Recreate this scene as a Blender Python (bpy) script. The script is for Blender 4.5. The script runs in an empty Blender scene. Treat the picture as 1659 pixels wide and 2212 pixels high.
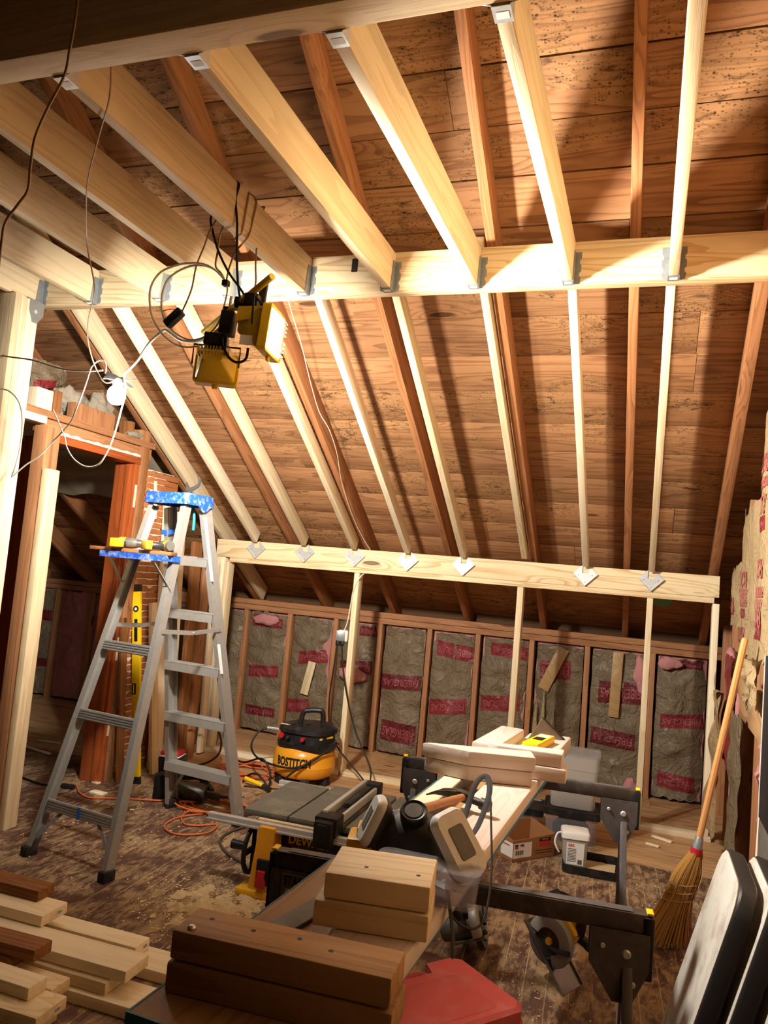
import bpy, bmesh, math, random
from mathutils import Vector, Matrix, Quaternion, noise
random.seed(7)
PI = math.pi
scene = bpy.context.scene
COL = scene.collection
V = Vector

# ------------------------------------------------------------------ camera
cam_d = bpy.data.cameras.new('camera')
cam = bpy.data.objects.new('camera', cam_d); COL.objects.link(cam)
yaw, pit, rol = math.radians(19.156), math.radians(4.745), math.radians(4.963)
fw = V((-math.sin(yaw)*math.cos(pit), math.cos(yaw)*math.cos(pit), math.sin(pit)))
rt = V((math.cos(yaw), math.sin(yaw), 0)); up = rt.cross(fw)
r2 = rt*math.cos(rol) + up*math.sin(rol); u2 = up*math.cos(rol) - rt*math.sin(rol)
cam.matrix_world = Matrix(((r2.x, u2.x, -fw.x, 0), (r2.y, u2.y, -fw.y, 0), (r2.z, u2.z, -fw.z, 1.47), (0, 0, 0, 1)))
cam_d.sensor_fit = 'HORIZONTAL'; cam_d.sensor_width = 36.0; cam_d.lens = 36.0*1655.6/1659.0
cam_d.clip_start = 0.05; cam_d.clip_end = 60
scene.camera = cam

# ------------------------------------------------------------------ world, exposure, lamp strengths
world = bpy.data.worlds.new('world'); scene.world = world; world.use_nodes = True
bg = world.node_tree.nodes['Background']; bg.inputs[0].default_value = (1.0, 0.86, 0.72, 1); bg.inputs[1].default_value = 0.006
vs = scene.view_settings
vs.view_transform = 'Standard'; vs.look = 'None'; vs.gamma = 1.0; vs.use_curve_mapping = False
vs.exposure = 0.47
POWER_SIDE, POWER_BACK = 110.0, 66.0
WARM, COOL = (1.0, 0.92, 0.81), (0.93, 0.97, 1.0)

# ------------------------------------------------------------------ material helpers
def lin(h):
    h = h.lstrip('#'); o = []
    for i in (0, 2, 4):
        c = int(h[i:i+2], 16)/255.0
        o.append(c/12.92 if c <= 0.04045 else ((c+0.055)/1.055)**2.4)
    return (o[0], o[1], o[2], 1.0)

class NT:
    def __init__(s, name):
        s.m = bpy.data.materials.new(name); s.m.use_nodes = True
        s.t = s.m.node_tree; s.b = s.t.nodes['Principled BSDF']
    def n(s, typ, **kw):
        nd = s.t.nodes.new(typ)
        for k, v in kw.items(): setattr(nd, k, v)
        return nd
    def l(s, a, b): s.t.links.new(a, b)
    def inp(s, sock, v):
        if isinstance(v, (int, float)): sock.default_value = v
        elif isinstance(v, (tuple, list)): sock.default_value = v
        else: s.l(v, sock)
    def math(s, op, a, b=0.0, c=0.0, clamp=False):
        nd = s.n('ShaderNodeMath', operation=op, use_clamp=clamp)
        for i, v in enumerate((a, b, c)): s.inp(nd.inputs[i], v)
        return nd.outputs[0]
    def mix(s, f, a, b, blend='MIX'):
        nd = s.n('ShaderNodeMix', data_type='RGBA', blend_type=blend)
        s.inp(nd.inputs[0], f); s.inp(nd.inputs[6], a); s.inp(nd.inputs[7], b)
        return nd.outputs[2]
    def noise(s, vec, scale=5.0, detail=2.0, rough=0.5, dist=0.0):
        nd = s.n('ShaderNodeTexNoise'); s.l(vec, nd.inputs['Vector'])
        nd.inputs['Scale'].default_value = scale; nd.inputs['Detail'].default_value = detail
        nd.inputs['Roughness'].default_value = rough; nd.inputs['Distortion'].default_value = dist
        return nd.outputs['Fac']
    def vscale(s, vec, sc, add=None):
        a = s.n('ShaderNodeVectorMath', operation='MULTIPLY'); s.l(vec, a.inputs[0]); a.inputs[1].default_value = sc
        o = a.outputs[0]
        if add is not None:
            b = s.n('ShaderNodeVectorMath', operation='ADD'); s.l(o, b.inputs[0]); s.inp(b.inputs[1], add); o = b.outputs[0]
        return o
    def step(s, x, lo, hi):
        nd = s.n('ShaderNodeMapRange', interpolation_type='SMOOTHSTEP')
        s.inp(nd.inputs[0], x); nd.inputs[1].default_value = lo; nd.inputs[2].default_value = hi
        return nd.outputs[0]
    def obj(s): return s.n('ShaderNodeTexCoord').outputs['Object']
    def rnd(s): return s.n('ShaderNodeObjectInfo').outputs['Random']
    def bump(s, h, strength=0.3, dist=0.01):
        nd = s.n('ShaderNodeBump'); nd.inputs['Strength'].default_value = strength
        nd.inputs['Distance'].default_value = dist; s.l(h, nd.inputs['Height']); s.l(nd.outputs[0], s.b.inputs['Normal'])
    def fin(s, col, rough=0.6, metal=0.0, spec=0.3):
        s.inp(s.b.inputs['Base Color'], col); s.inp(s.b.inputs['Roughness'], rough)
        s.b.inputs['Metallic'].default_value = metal; s.b.inputs['Specular IOR Level'].default_value = spec
        return s.m

M = {}
def wood(name, light, dark, knot='#5a3a20', band=9.0, contrast=0.55, across=11.0, rough=0.62, mold=0.0, dirt=0.0, tone=0.18, island=False, knots=1.0, spec=0.25, gap=None):
    t = NT(name); P = t.obj()
    seed = t.n('ShaderNodeNewGeometry').outputs['Random Per Island'] if island else t.rnd()
    off = t.n('ShaderNodeCombineXYZ')
    t.l(t.math('MULTIPLY', seed, 37.0), off.inputs[0]); t.l(t.math('MULTIPLY', seed, 91.0), off.inputs[1]); t.l(t.math('MULTIPLY', seed, 53.0), off.inputs[2])
    Q = t.n('ShaderNodeVectorMath', operation='ADD'); t.l(P, Q.inputs[0]); t.l(off.outputs[0], Q.inputs[1]); Q = Q.outputs[0]
    # knots: sparse cells, the growth rings bend round them
    vo = t.n('ShaderNodeTexVoronoi', feature='F1'); t.l(t.vscale(Q, (1.6, 6.5, 6.5)), vo.inputs['Vector']); vo.inputs['Scale'].default_value = 1.0
    kd = vo.outputs['Distance']
    pick = t.n('ShaderNodeSeparateColor'); t.l(vo.outputs['Color'], pick.inputs[0])
    on = t.math('GREATER_THAN', pick.outputs[0], 0.62)
    halo = t.math('MULTIPLY', t.step(kd, 0.42, 0.0), on)
    core = t.math('MULTIPLY', t.step(kd, 0.13, 0.085), on)
    g = t.noise(t.vscale(Q, (0.55, across, across)), 1.0, 2.0, 0.45, 0.35)
    g = t.math('ADD', g, t.math('MULTIPLY', halo, 0.30))
    fr = t.math('FRACT', t.math('MULTIPLY', g, band))
    ring = t.step(fr, 0.35, 0.97)
    ring = t.math('MULTIPLY', ring, t.step(fr, 1.0, 0.965))
    fib = t.noise(t.vscale(Q, (7.0, 260.0, 260.0)), 1.0, 2.0, 0.6)
    blot = t.noise(t.vscale(Q, (1.3, 5.0, 5.0)), 1.0, 3.0, 0.55)
    f = t.math('ADD', t.math('MULTIPLY', ring, contrast), t.math('MULTIPLY', t.math('SUBTRACT', fib, 0.5), 0.55))
    f = t.math('ADD', f, t.math('MULTIPLY', t.math('SUBTRACT', blot, 0.5), 0.7), clamp=True)
    col = t.mix(f, lin(light), lin(dark))
    col = t.mix(t.math('MULTIPLY', core, 0.8*knots), col, lin(knot))
    # whole board lighter or darker
    hs = t.n('ShaderNodeHueSaturation'); t.l(col, hs.inputs['Color']); hs.inputs['Saturation'].default_value = 0.97
    t.l(t.math('ADD', 1.0-tone*0.5, t.math('MULTIPLY', t.math('FRACT', t.math('MULTIPLY', seed, 17.31)), tone)), hs.inputs['Value'])
    col = hs.outputs[0]
    if mold:
        big = t.noise(t.vscale(P, (0.9, 1.5, 1.5)), 1.0, 2.0, 0.5)
        mid = t.noise(t.vscale(Q, (3.0, 6.0, 6.0)), 1.0, 3.0, 0.6)
        area = t.step(t.math('ADD', t.math('MULTIPLY', big, 0.6), t.math('MULTIPLY', mid, 0.5)), 0.52, 0.63)
        sp = t.n('ShaderNodeTexVoronoi', feature='F1'); t.l(t.vscale(Q, (75.0, 130.0, 130.0)), sp.inputs['Vector']); sp.inputs['Scale'].default_value = 1.0
        pk = t.n('ShaderNodeSeparateColor'); t.l(sp.outputs['Color'], pk.inputs[0])
        rad = t.math('MULTIPLY', t.math('POWER', pk.outputs[0], 2.5), 0.55)
        spk = t.step(t.math('SUBTRACT', sp.outputs['Distance'], rad), 0.08, -0.04)
        sm = t.step(t.noise(t.vscale(Q, (10.0, 26.0, 26.0)), 1.0, 6.0, 0.78, 0.6), 0.51, 0.64)
        stain = t.math('MULTIPLY', area, t.math('ADD', t.math('MULTIPLY', spk, 0.65), t.math('MULTIPLY', sm, 0.75), clamp=True))
        # a few scattered nail stains anywhere
        col = t.mix(t.math('MULTIPLY', area, 0.22), col, lin('#b08a58'))
        col = t.mix(t.math('MULTIPLY', stain, mold), col, lin('#140f0b'))
    if dirt:
        d = t.step(t.noise(t.vscale(Q, (2.5, 9.0, 9.0)), 1.0, 4.0, 0.65), 0.50, 0.75)
        col = t.mix(t.math('MULTIPLY', d, dirt), col, lin('#3a2413'))
    t.bump(t.math('ADD', t.math('MULTIPLY', fib, 0.6), t.math('MULTIPLY', ring, 0.3)), 0.25, 0.003)
    M[name] = t.fin(col, rough, 0.0, spec)
    return M[name]

def plain(name, col, rough=0.5, metal=0.0, spec=0.4, var=0.12, scale=14.0, bump=0.0, dust=0.0, dustcol='#a08a68', emit=0.0, dscale=22.0):
    t = NT(name); P = t.obj()
    c = lin(col) if isinstance(col, str) else col
    n1 = t.noise(P, scale, 4.0, 0.6)
    lo = tuple(x*(1-var) for x in c[:3])+(1,); hi = tuple(min(1, x*(1+var)) for x in c[:3])+(1,)
    out = t.mix(n1, lo, hi)
    if dust:
        d = t.step(t.noise(P, dscale, 5.0, 0.7), 0.47, 0.68)
        out = t.mix(t.math('MULTIPLY', d, dust), out, lin(dustcol))
    r = t.math('ADD', rough-0.08, t.math('MULTIPLY', n1, 0.16))
    if bump: t.bump(t.noise(P, scale*3, 4.0, 0.6), bump, 0.004)
    if emit:
        t.b.inputs['Emission Color'].default_value = c; t.b.inputs['Emission Strength'].default_value = emit
    M[name] = t.fin(out, r, metal, spec)
    return M[name]

# ------------------------------------------------------------------ mesh helpers
def basis(x, upv=(0, 0, 1)):
    x = V(x).normalized(); upv = V(upv)
    z = upv - x*upv.dot(x)
    if z.length < 1e-5: z = V((0, 1, 0)) - x*x.y
    z.normalize(); y = z.cross(x)
    return Matrix((x, y, z)).transposed()

def rotz(a): return Matrix.Rotation(a, 3, 'Z')
def smooth_path(pts, n=8):
    pts = [V(p) for p in pts]
    if len(pts) < 3: return pts
    out = []
    for i in range(len(pts)-1):
        p0 = pts[i-1] if i else pts[0]*2-pts[1]; p1 = pts[i]; p2 = pts[i+1]
        p3 = pts[i+2] if i+2 < len(pts) else pts[-1]*2-pts[-2]
        for k in range(n):
            s = k/n
            out.append(0.5*((2*p1)+(p2-p0)*s+(2*p0-5*p1+4*p2-p3)*s*s+(3*p1-p0-3*p2+p3)*s**3))
    out.append(pts[-1]); return out

class MB:
    """collects shapes (in world or local coordinates) into one mesh"""
    def __init__(s, rot=None, off=(0, 0, 0)):
        s.bm = bmesh.new(); s.R = rot or Matrix.Identity(3); s.o = V(off)
    def vt(s, p): return s.bm.verts.new(s.R @ V(p) + s.o)
    def face(s, vs):
        try: return s.bm.faces.new(vs)
        except ValueError: return None
    def box(s, c, size, R=None, bev=0.0, taper=None):
        """taper = (sx, sy) scale of the top face"""
        R = R or Matrix.Identity(3); c = V(c); h = V(size)*0.5; vs = []
        for z in (-1, 1):
            for x, y in ((-1, -1), (1, -1), (1, 1), (-1, 1)):
                tx, ty = taper if (taper and z > 0) else (1, 1)
                vs.append(s.vt(R @ V((x*h.x*tx, y*h.y*ty, z*h.z)) + c))
        fs = [s.face([vs[i] for i in q]) for q in ((3, 2, 1, 0), (4, 5, 6, 7), (0, 1, 5, 4), (1, 2, 6, 5), (2, 3, 7, 6), (3, 0, 4, 7))]
        if bev:
            es = set(e for f in fs for e in f.edges)
            bmesh.ops.bevel(s.bm, geom=list(es), offset=min(bev, min(h)*0.9), segments=2, profile=0.5, affect='EDGES')
        return s
    def bar(s, p0, p1, w, h, up=(0, 0, 1), bev=0.0):
        p0, p1 = V(p0), V(p1); d = p1-p0
        return s.box((p0+p1)/2, (d.length, w, h), basis(d, up), bev)
    def tube(s, pts, r, n=8, smooth=0, cap=True, flat=1.0, up=(0, 0, 1)):
        pts = smooth_path(pts, smooth) if smooth else [V(p) for p in pts]
        rings = []; prev = None
        for i, p in enumerate(pts):
            d = (pts[min(i+1, len(pts)-1)]-pts[max(i-1, 0)])
            if d.length < 1e-7: d = V((0, 0, 1))
            d.normalize()
            if prev is None:
                a = V(up)-d*V(up).dot(d)
                if a.length < 1e-3: a = V((1, 0.2, 0))-d*d.x
            else: a = prev-d*prev.dot(d)
            a.normalize(); b = d.cross(a); prev = a
            rr = r[i*len(r)//len(pts)] if isinstance(r, (list, tuple)) else r
            rings.append([s.vt(p+a*(rr*math.cos(2*PI*k/n))+b*(rr*flat*math.sin(2*PI*k/n))) for k in range(n)])
        for A, B in zip(rings, rings[1:]):
            for k in range(n): s.face([A[k], A[(k+1) % n], B[(k+1) % n], B[k]])
        if cap: s.face(rings[0][::-1]); s.face(rings[-1])
        return s
    def cyl(s, p0, p1, r, n=20, r1=None):
        p0, p1 = V(p0), V(p1); B = basis(p1-p0); r1 = r if r1 is None else r1
        A = [s.vt(p0+B @ V((0, r*math.cos(2*PI*k/n), r*math.sin(2*PI*k/n)))) for k in range(n)]
        C = [s.vt(p1+B @ V((0, r1*math.cos(2*PI*k/n), r1*math.sin(2*PI*k/n)))) for k in range(n)]
        for k in range(n): s.face([A[k], A[(k+1) % n], C[(k+1) % n], C[k]])
        s.face(A[::-1]); s.face(C); return s
    def lathe(s, prof, c=(0, 0, 0), R=None, n=32, sx=1.0, sy=1.0):
        R = R or Matrix.Identity(3); c = V(c); rings = []
        for r, z in prof:
            if r < 1e-6: rings.append([s.vt(c+R @ V((0, 0, z)))])
            else: rings.append([s.vt(c+R @ V((r*sx*math.cos(2*PI*k/n), r*sy*math.sin(2*PI*k/n), z))) for k in range(n)])
        for A, B in zip(rings, rings[1:]):
            for k in range(n):
                q = [A[k % len(A)], A[(k+1) % len(A)], B[(k+1) % len(B)], B[k % len(B)]]
                u = []
                for v in q:
                    if v not in u: u.append(v)
                if len(u) > 2: s.face(u)
        return s
    def prism(s, poly, d, c=(0, 0, 0), R=None, bev=0.0):
        """poly in local x,y extruded +z by d"""
        R = R or Matrix.Identity(3); c = V(c)
        A = [s.vt(c+R @ V((x, y, 0))) for x, y in poly]; B = [s.vt(c+R @ V((x, y, d))) for x, y in poly]
        n = len(poly); fs = [s.face(A[::-1]), s.face(B)]
        for k in range(n): fs.append(s.face([A[k], A[(k+1) % n], B[(k+1) % n], B[k]]))
        if bev:
            es = set(e for f in fs if f for e in f.edges)
            bmesh.ops.bevel(s.bm, geom=list(es), offset=bev, segments=2, profile=0.5, affect='EDGES')
        return s
    def loft(s, rings, cap=True):
        rs = [[s.vt(p) for p in r] for r in rings]; n = len(rs[0])
        for A, B in zip(rs, rs[1:]):
            for k in range(n): s.face([A[k], A[(k+1) % n], B[(k+1) % n], B[k]])
        if cap: s.face(rs[0][::-1]); s.face(rs[-1])
        return s
    def grid(s, fn, nu, nv):
        vs = [[s.vt(fn(i/nu, j/nv)) for i in range(nu+1)] for j in range(nv+1)]
        for j in range(nv):
            for i in range(nu): s.face([vs[j][i], vs[j][i+1], vs[j+1][i+1], vs[j+1][i]])
        return s
    def ball(s, c, r, n=12, m=8, R=None):
        r = (r, r, r) if isinstance(r, (int, float)) else r
        prof = [(math.sin(PI*i/m), -math.cos(PI*i/m)) for i in range(m+1)]
        S = Matrix.Diagonal(V(r)); RR = (R or Matrix.Identity(3)) @ S
        prof[0] = (0, -1); prof[-1] = (0, 1)
        return s.lathe(prof, c, RR, n)

def rrect(w, h, r, n=4):
    o = []
    for cx, cy, a in ((w/2-r, h/2-r, 0), (-w/2+r, h/2-r, 90), (-w/2+r, -h/2+r, 180), (w/2-r, -h/2+r, 270)):
        for k in range(n+1):
            t = math.radians(a+90*k/n); o.append((cx+r*math.cos(t), cy+r*math.sin(t)))
    return o

def smooth_faces(me, ang=35):
    me.polygons.foreach_set('use_smooth', [True]*len(me.polygons))
    bm = bmesh.new(); bm.from_mesh(me); lim = math.radians(ang)
    for e in bm.edges:
        if len(e.link_faces) == 2 and e.calc_face_angle(0) > lim: e.smooth = False
    bm.to_mesh(me); bm.free()

def tag(o, label=None, cat=None, group=None, kind=None):
    if label: o['label'] = label
    if cat: o['category'] = cat
    if group: o['group'] = group
    if kind: o['kind'] = kind
    return o

def wmat(o):
    m = Matrix.LocRotScale(o.location, o.rotation_euler, o.scale) if o.rotation_mode != 'QUATERNION' else Matrix.LocRotScale(o.location, o.rotation_quaternion, o.scale)
    return wmat(o.parent) @ m if o.parent else m

def put(name, mb, mat, parent=None, label=None, cat=None, group=None, kind=None, smooth=True, local=False, ang=35):
    """one mesh object; without a parent the origin goes to its base; mesh data in world coordinates unless local"""
    bm = mb.bm
    bmesh.ops.recalc_face_normals(bm, faces=bm.faces[:])
    me = bpy.data.meshes.new(name)
    loc = V((0, 0, 0))
    if parent is None and not local:
        xs = [v.co for v in bm.verts]
        lo = V([min(c[i] for c in xs) for i in range(3)]); hi = V([max(c[i] for c in xs) for i in range(3)])
        loc = V(((lo.x+hi.x)/2, (lo.y+hi.y)/2, lo.z))
        bmesh.ops.translate(bm, verts=bm.verts[:], vec=-loc)
    elif parent is not None and not local:
        bm.transform(wmat(parent).inverted())
    bm.to_mesh(me); bm.free()
    if smooth: smooth_faces(me, ang)
    me.materials.append(M[mat] if isinstance(mat, str) else mat)
    o = bpy.data.objects.new(name, me); COL.objects.link(o); o.location = loc
    if parent is not None: o.parent = parent
    return tag(o, label, cat, group, kind)

def thing(name, label, cat, loc=(0, 0, 0), rz=0.0, group=None):
    o = bpy.data.objects.new(name, None); COL.objects.link(o); o.empty_display_size = 0.1
    o.location = loc; o.rotation_euler = (0, 0, rz)
    return tag(o, label, cat, group)

def board(name, p0, p1, w, h, mat, label=None, cat=None, group=None, up=(0, 0, 1), parent=None, kind=None, bev=0.003, cut0=0.0, cut1=0.0, warp=0.0):
    """a piece of lumber from p0 to p1 (centre line); the grain follows its local X; cut0/cut1 slant the ends (tangent)"""
    p0, p1 = V(p0), V(p1); d = p1-p0; L = d.length
    mb = MB(); mb.box((L/2, 0, 0), (L, w, h))
    if cut0 or cut1:
        for v in mb.bm.verts:
            v.co.x += (cut0 if v.co.x < L/2 else cut1)*v.co.z
    if bev:
        bmesh.ops.bevel(mb.bm, geom=mb.bm.edges[:], offset=bev, segments=2, profile=0.5, affect='EDGES')
    bmesh.ops.recalc_face_normals(mb.bm, faces=mb.bm.faces[:])
    me = bpy.data.meshes.new(name); mb.bm.to_mesh(me); mb.bm.free(); smooth_faces(me, 30)
    me.materials.append(M[mat])
    o = bpy.data.objects.new(name, me); COL.objects.link(o)
    W = Matrix.Translation(p0) @ basis(d, up).to_4x4()
    if parent is not None:
        o.parent = parent; W = wmat(parent).inverted() @ W
    loc, q, _ = W.decompose(); o.location = loc; o.rotation_euler = q.to_euler()
    return tag(o, label, cat, group, kind)

def lettering(string, size, mat, origin, right, upv, parent=None, name='lettering', extrude=0.0008, weight=0.0, width=None, align='CENTER', bend=None, shear=0.0):
    """flat letters; right/upv are the reading direction and the up direction of the text in world space"""
    cu = bpy.data.curves.new('txt', 'FONT'); cu.body = string; cu.size = size; cu.extrude = extrude; cu.offset = weight*size
    cu.align_x = align; cu.align_y = 'CENTER'; cu.resolution_u = 3; cu.shear = shear
    ob = bpy.data.objects.new('txt', cu); COL.objects.link(ob)
    dg = bpy.context.evaluated_depsgraph_get(); dg.update()
    me = bpy.data.meshes.new_from_object(ob.evaluated_get(dg))
    bpy.data.objects.remove(ob); bpy.data.curves.remove(cu)
    bm = bmesh.new(); bm.from_mesh(me); bpy.data.meshes.remove(me)
    xs = [v.co.x for v in bm.verts]; w0 = max(xs)-min(xs)
    k = width/w0 if width else 1.0
    r = V(right).normalized(); u = V(upv); u = (u-r*u.dot(r)).normalized(); n = r.cross(u)
    if bend: bmesh.ops.subdivide_edges(bm, edges=[e for e in bm.edges if e.calc_length() > size*0.3], cuts=2)
    for v in bm.verts:
        x, y, z = v.co.x*k, v.co.y, v.co.z
        v.co = bend(x, y, z) if bend else V(origin)+r*x+u*y+n*z
    m = MB(); m.bm.free(); m.bm = bm
    return put(name, m, mat, parent, smooth=False)

def copy_tree(o, parent=None):
    c = o.copy(); COL.objects.link(c)
    if parent is not None: c.parent = parent
    for ch in list(o.children): copy_tree(ch, c)
    return c

# ------------------------------------------------------------------ materials
wood('new_lumber', '#e8d6b0', '#c4a06c', '#6e4526', band=8, contrast=0.42, dirt=0.12)
wood('new_beam_wood', '#ead6ac', '#c4945a', '#5a3319', band=10, contrast=0.62, across=9.0, dirt=0.05, tone=0.08)
wood('joist_wood', '#dfc9a2', '#b8976a', '#5d3b22', band=8, contrast=0.40, dirt=0.18, tone=0.14)
wood('pale_lumber', '#f0e2c4', '#d9bd8c', '#8a5c36', band=7, contrast=0.35, dirt=0.05, tone=0.10)
wood('pink_lumber', '#cfbfb4', '#b39a8a', '#7d523a', band=7, contrast=0.35, tone=0.10)
wood('old_rafter_wood', '#ac7448', '#764524', '#371e10', band=10, contrast=0.55, dirt=0.25, tone=0.22)
wood('old_stud_wood', '#b07c52', '#805030', '#4a2814', band=10, contrast=0.45, dirt=0.25, tone=0.22)
wood('dark_lumber', '#8f5e32', '#5c3415', '#23120a', band=9, contrast=0.5, dirt=0.35, tone=0.10)
wood('block_lumber', '#a8804f', '#7d552f', '#2c170c', band=9, contrast=0.45, dirt=0.30, tone=0.12)
wood('sheathing_wood', '#a87950', '#673f26', '#2c1a0e', band=12, contrast=0.55, across=7.5, mold=0.92, dirt=0.30, tone=0.42, island=True, rough=0.7, spec=0.15)
wood('varnished_wood', '#a8531e', '#7a3010', '#3b1607', band=9, contrast=0.5, tone=0.06, rough=0.32, spec=0.5)
wood('lath_wood', '#b5713f', '#824722', '#3d1d0c', band=8, contrast=0.4, dirt=0.25, tone=0.2, island=True)
wood('subfloor_wood', '#c39a6c', '#8f6440', '#4a2e18', band=8, contrast=0.5, across=5.0, dirt=0.45, tone=0.15, island=True, rough=0.7)
wood('handle_wood', '#d49a5c', '#b67a3e', '#8a5a2c', band=6, contrast=0.3, across=30, tone=0.05, rough=0.4, knots=0.0)
wood('hammer_wood', '#b07a50', '#7f4d2c', '#5a3018', band=6, contrast=0.4, across=40, tone=0.05, rough=0.45, knots=0.0)
plain('galvanized', '#9aa0a2', 0.42, 0.6, var=0.25, scale=60, dust=0.25, dustcol='#6c7072')
plain('bright_galvanized', '#cfd3d4', 0.36, 0.45, var=0.2, scale=60)
plain('aluminium', '#aeaca8', 0.38, 0.55, var=0.12, scale=30, dust=0.30, dustcol='#9a958c', dscale=40)
plain('aluminium_rail', '#cfcdc8', 0.34, 0.5, var=0.1)
plain('steel', '#8d8b87', 0.35, 0.9, var=0.2, scale=40)
plain('dark_steel', '#4b4946', 0.42, 0.7, var=0.2, scale=40, dust=0.2)
plain('black_plastic', '#17171a', 0.42, var=0.2, dust=0.22, dustcol='#5b5348')
plain('matt_black', '#0e0e0f', 0.6, var=0.2)
plain('rubber', '#141414', 0.7, dust=0.3, dustcol='#5b5348')
plain('blue_plastic', '#1b50b4', 0.42, var=0.1, dust=0.40, dustcol='#c3cde0', dscale=34)
plain('blue_tape', '#2b5fae', 0.6)
plain('teal_plastic', '#1a8fa6', 0.45)
plain('teal_paint', '#2d6f8a', 0.6, var=0.3, scale=40, bump=0.2)
plain('lamp_yellow', '#dcb628', 0.36, 0.0, var=0.12, dust=0.2, dustcol='#8a6a20')
plain('tool_yellow', '#e2a91c', 0.42, var=0.08, dust=0.2)
plain('tank_yellow', '#e09a22', 0.30, var=0.06, dust=0.12)
plain('level_yellow', '#f0c818', 0.40, var=0.08, dust=0.15, dustcol='#b89a40')
plain('red_plastic', '#b3202a', 0.42)
plain('case_red', '#b0463f', 0.55, var=0.06, dust=0.30, dustcol='#b9736a', dscale=9, bump=0.05)
plain('guard_grey', '#8a867f', 0.42, 0.1, var=0.1, dust=0.2)
plain('tool_grey', '#5d5a55', 0.5, 0.2, var=0.15, dust=0.3)
plain('horse_plate', '#7a6f66', 0.5, 0.1, var=0.1, dust=0.2)
plain('horse_grey', '#565355', 0.5, 0.25, var=0.12, dust=0.25, dustcol='#8a8078')
plain('horse_rail', '#46413f', 0.45, 0.3, var=0.15, dust=0.2, dustcol='#8a8078')
plain('saw_table_grey', '#77776f', 0.45, 0.5, var=0.12, dust=0.35, dustcol='#b3a88e', dscale=8)
plain('white_plastic', '#e6e4de', 0.45, var=0.05, dust=0.12)
plain('mask_white', '#d8d5cf', 0.5, var=0.05, dust=0.2, dustcol='#a89d8e')
plain('mask_grey', '#34322f', 0.55, var=0.1, dust=0.35, dustcol='#6b6154')
plain('strap_grey', '#2d2925', 0.8, var=0.1)
plain('white_cable', '#d9cfb8', 0.45, var=0.08, dust=0.15)
plain('tan_cable', '#9c7f63', 0.45, var=0.08, dust=0.15)
plain('black_cable', '#121212', 0.5)
plain('orange_hose', '#c4653a', 0.5, var=0.1)
plain('grey_cord', '#4b423a', 0.6)
plain('cardboard', '#9a6a40', 0.75, var=0.08, bump=0.1)
plain('label_white', '#e8e6e2', 0.6, var=0.03)
plain('print_black', '#1b1a1a', 0.7)
plain('print_red', '#c3352c', 0.6)
plain('plaster', '#b9b2a0', 0.8, var=0.08, bump=0.3)
plain('plaster_white', '#d9d4c8', 0.85, var=0.1, bump=0.6, scale=40)
plain('loose_fill', '#948c7d', 0.95, var=0.25, scale=50, bump=1.0)
plain('pink_fiberglass', '#c08483', 0.95, var=0.35, scale=24, bump=1.0)
plain('drywall', '#a79c86', 0.85, var=0.1)
plain('panel_white', '#bdbab2', 0.45, var=0.04, dust=0.7, dustcol='#8d7f6c', dscale=6)
plain('panel_black', '#1d1b1b', 0.5, var=0.2)
plain('broom_straw', '#b98d4a', 0.8, var=0.3, scale=80)
plain('roof_felt', '#241d17', 0.9, var=0.2, scale=6)
plain('wall_dark', '#5d4128', 0.85, var=0.3, scale=6)
plain('sawdust', '#cbb48a', 0.95, var=0.2, scale=60, bump=0.8)
plain('chip_wood', '#d9bd8e', 0.8, var=0.2)
plain('green_paint', '#6fa57d', 0.7)
plain('bulb_glass', (0.95, 0.98, 1, 1), 0.4, emit=170.0)
plain('lamp_glass', (1.0, 0.93, 0.82, 1), 0.4, emit=22.0)
plain('bulb_base', '#d8d8d4', 0.4)

def paper(name, col, wr=0.9):
    t = NT(name); P = t.obj()
    n1 = t.noise(P, 7.0, 5.0, 0.62, 0.6); n2 = t.noise(P, 28.0, 4.0, 0.6)
    c = t.mix(n1, lin(col), tuple(x*0.62 for x in lin(col)[:3])+(1,))
    rid = t.math('ABSOLUTE', t.math('SUBTRACT', t.noise(P, 6.0, 5.0, 0.62, 0.9), 0.5))
    h = t.math('ADD', t.math('MULTIPLY', t.step(rid, 0.0, 0.12), 0.7), t.math('MULTIPLY', n2, 0.4))
    t.bump(h, wr, 0.012)
    M[name] = t.fin(c, 0.45, 0.0, 0.4); return M[name]
paper('kraft_paper', '#83735b'); paper('kraft_light', '#b59d76', 0.7); paper('kraft_strip', '#bd9a66', 0.3)
paper('kraft_red', '#8f2e34'); paper('kraft_red_dark', '#6d2327'); paper('kraft_pink_print', '#b8625f', 0.5); paper('kraft_band_print', '#a5565a', 0.5)

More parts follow.
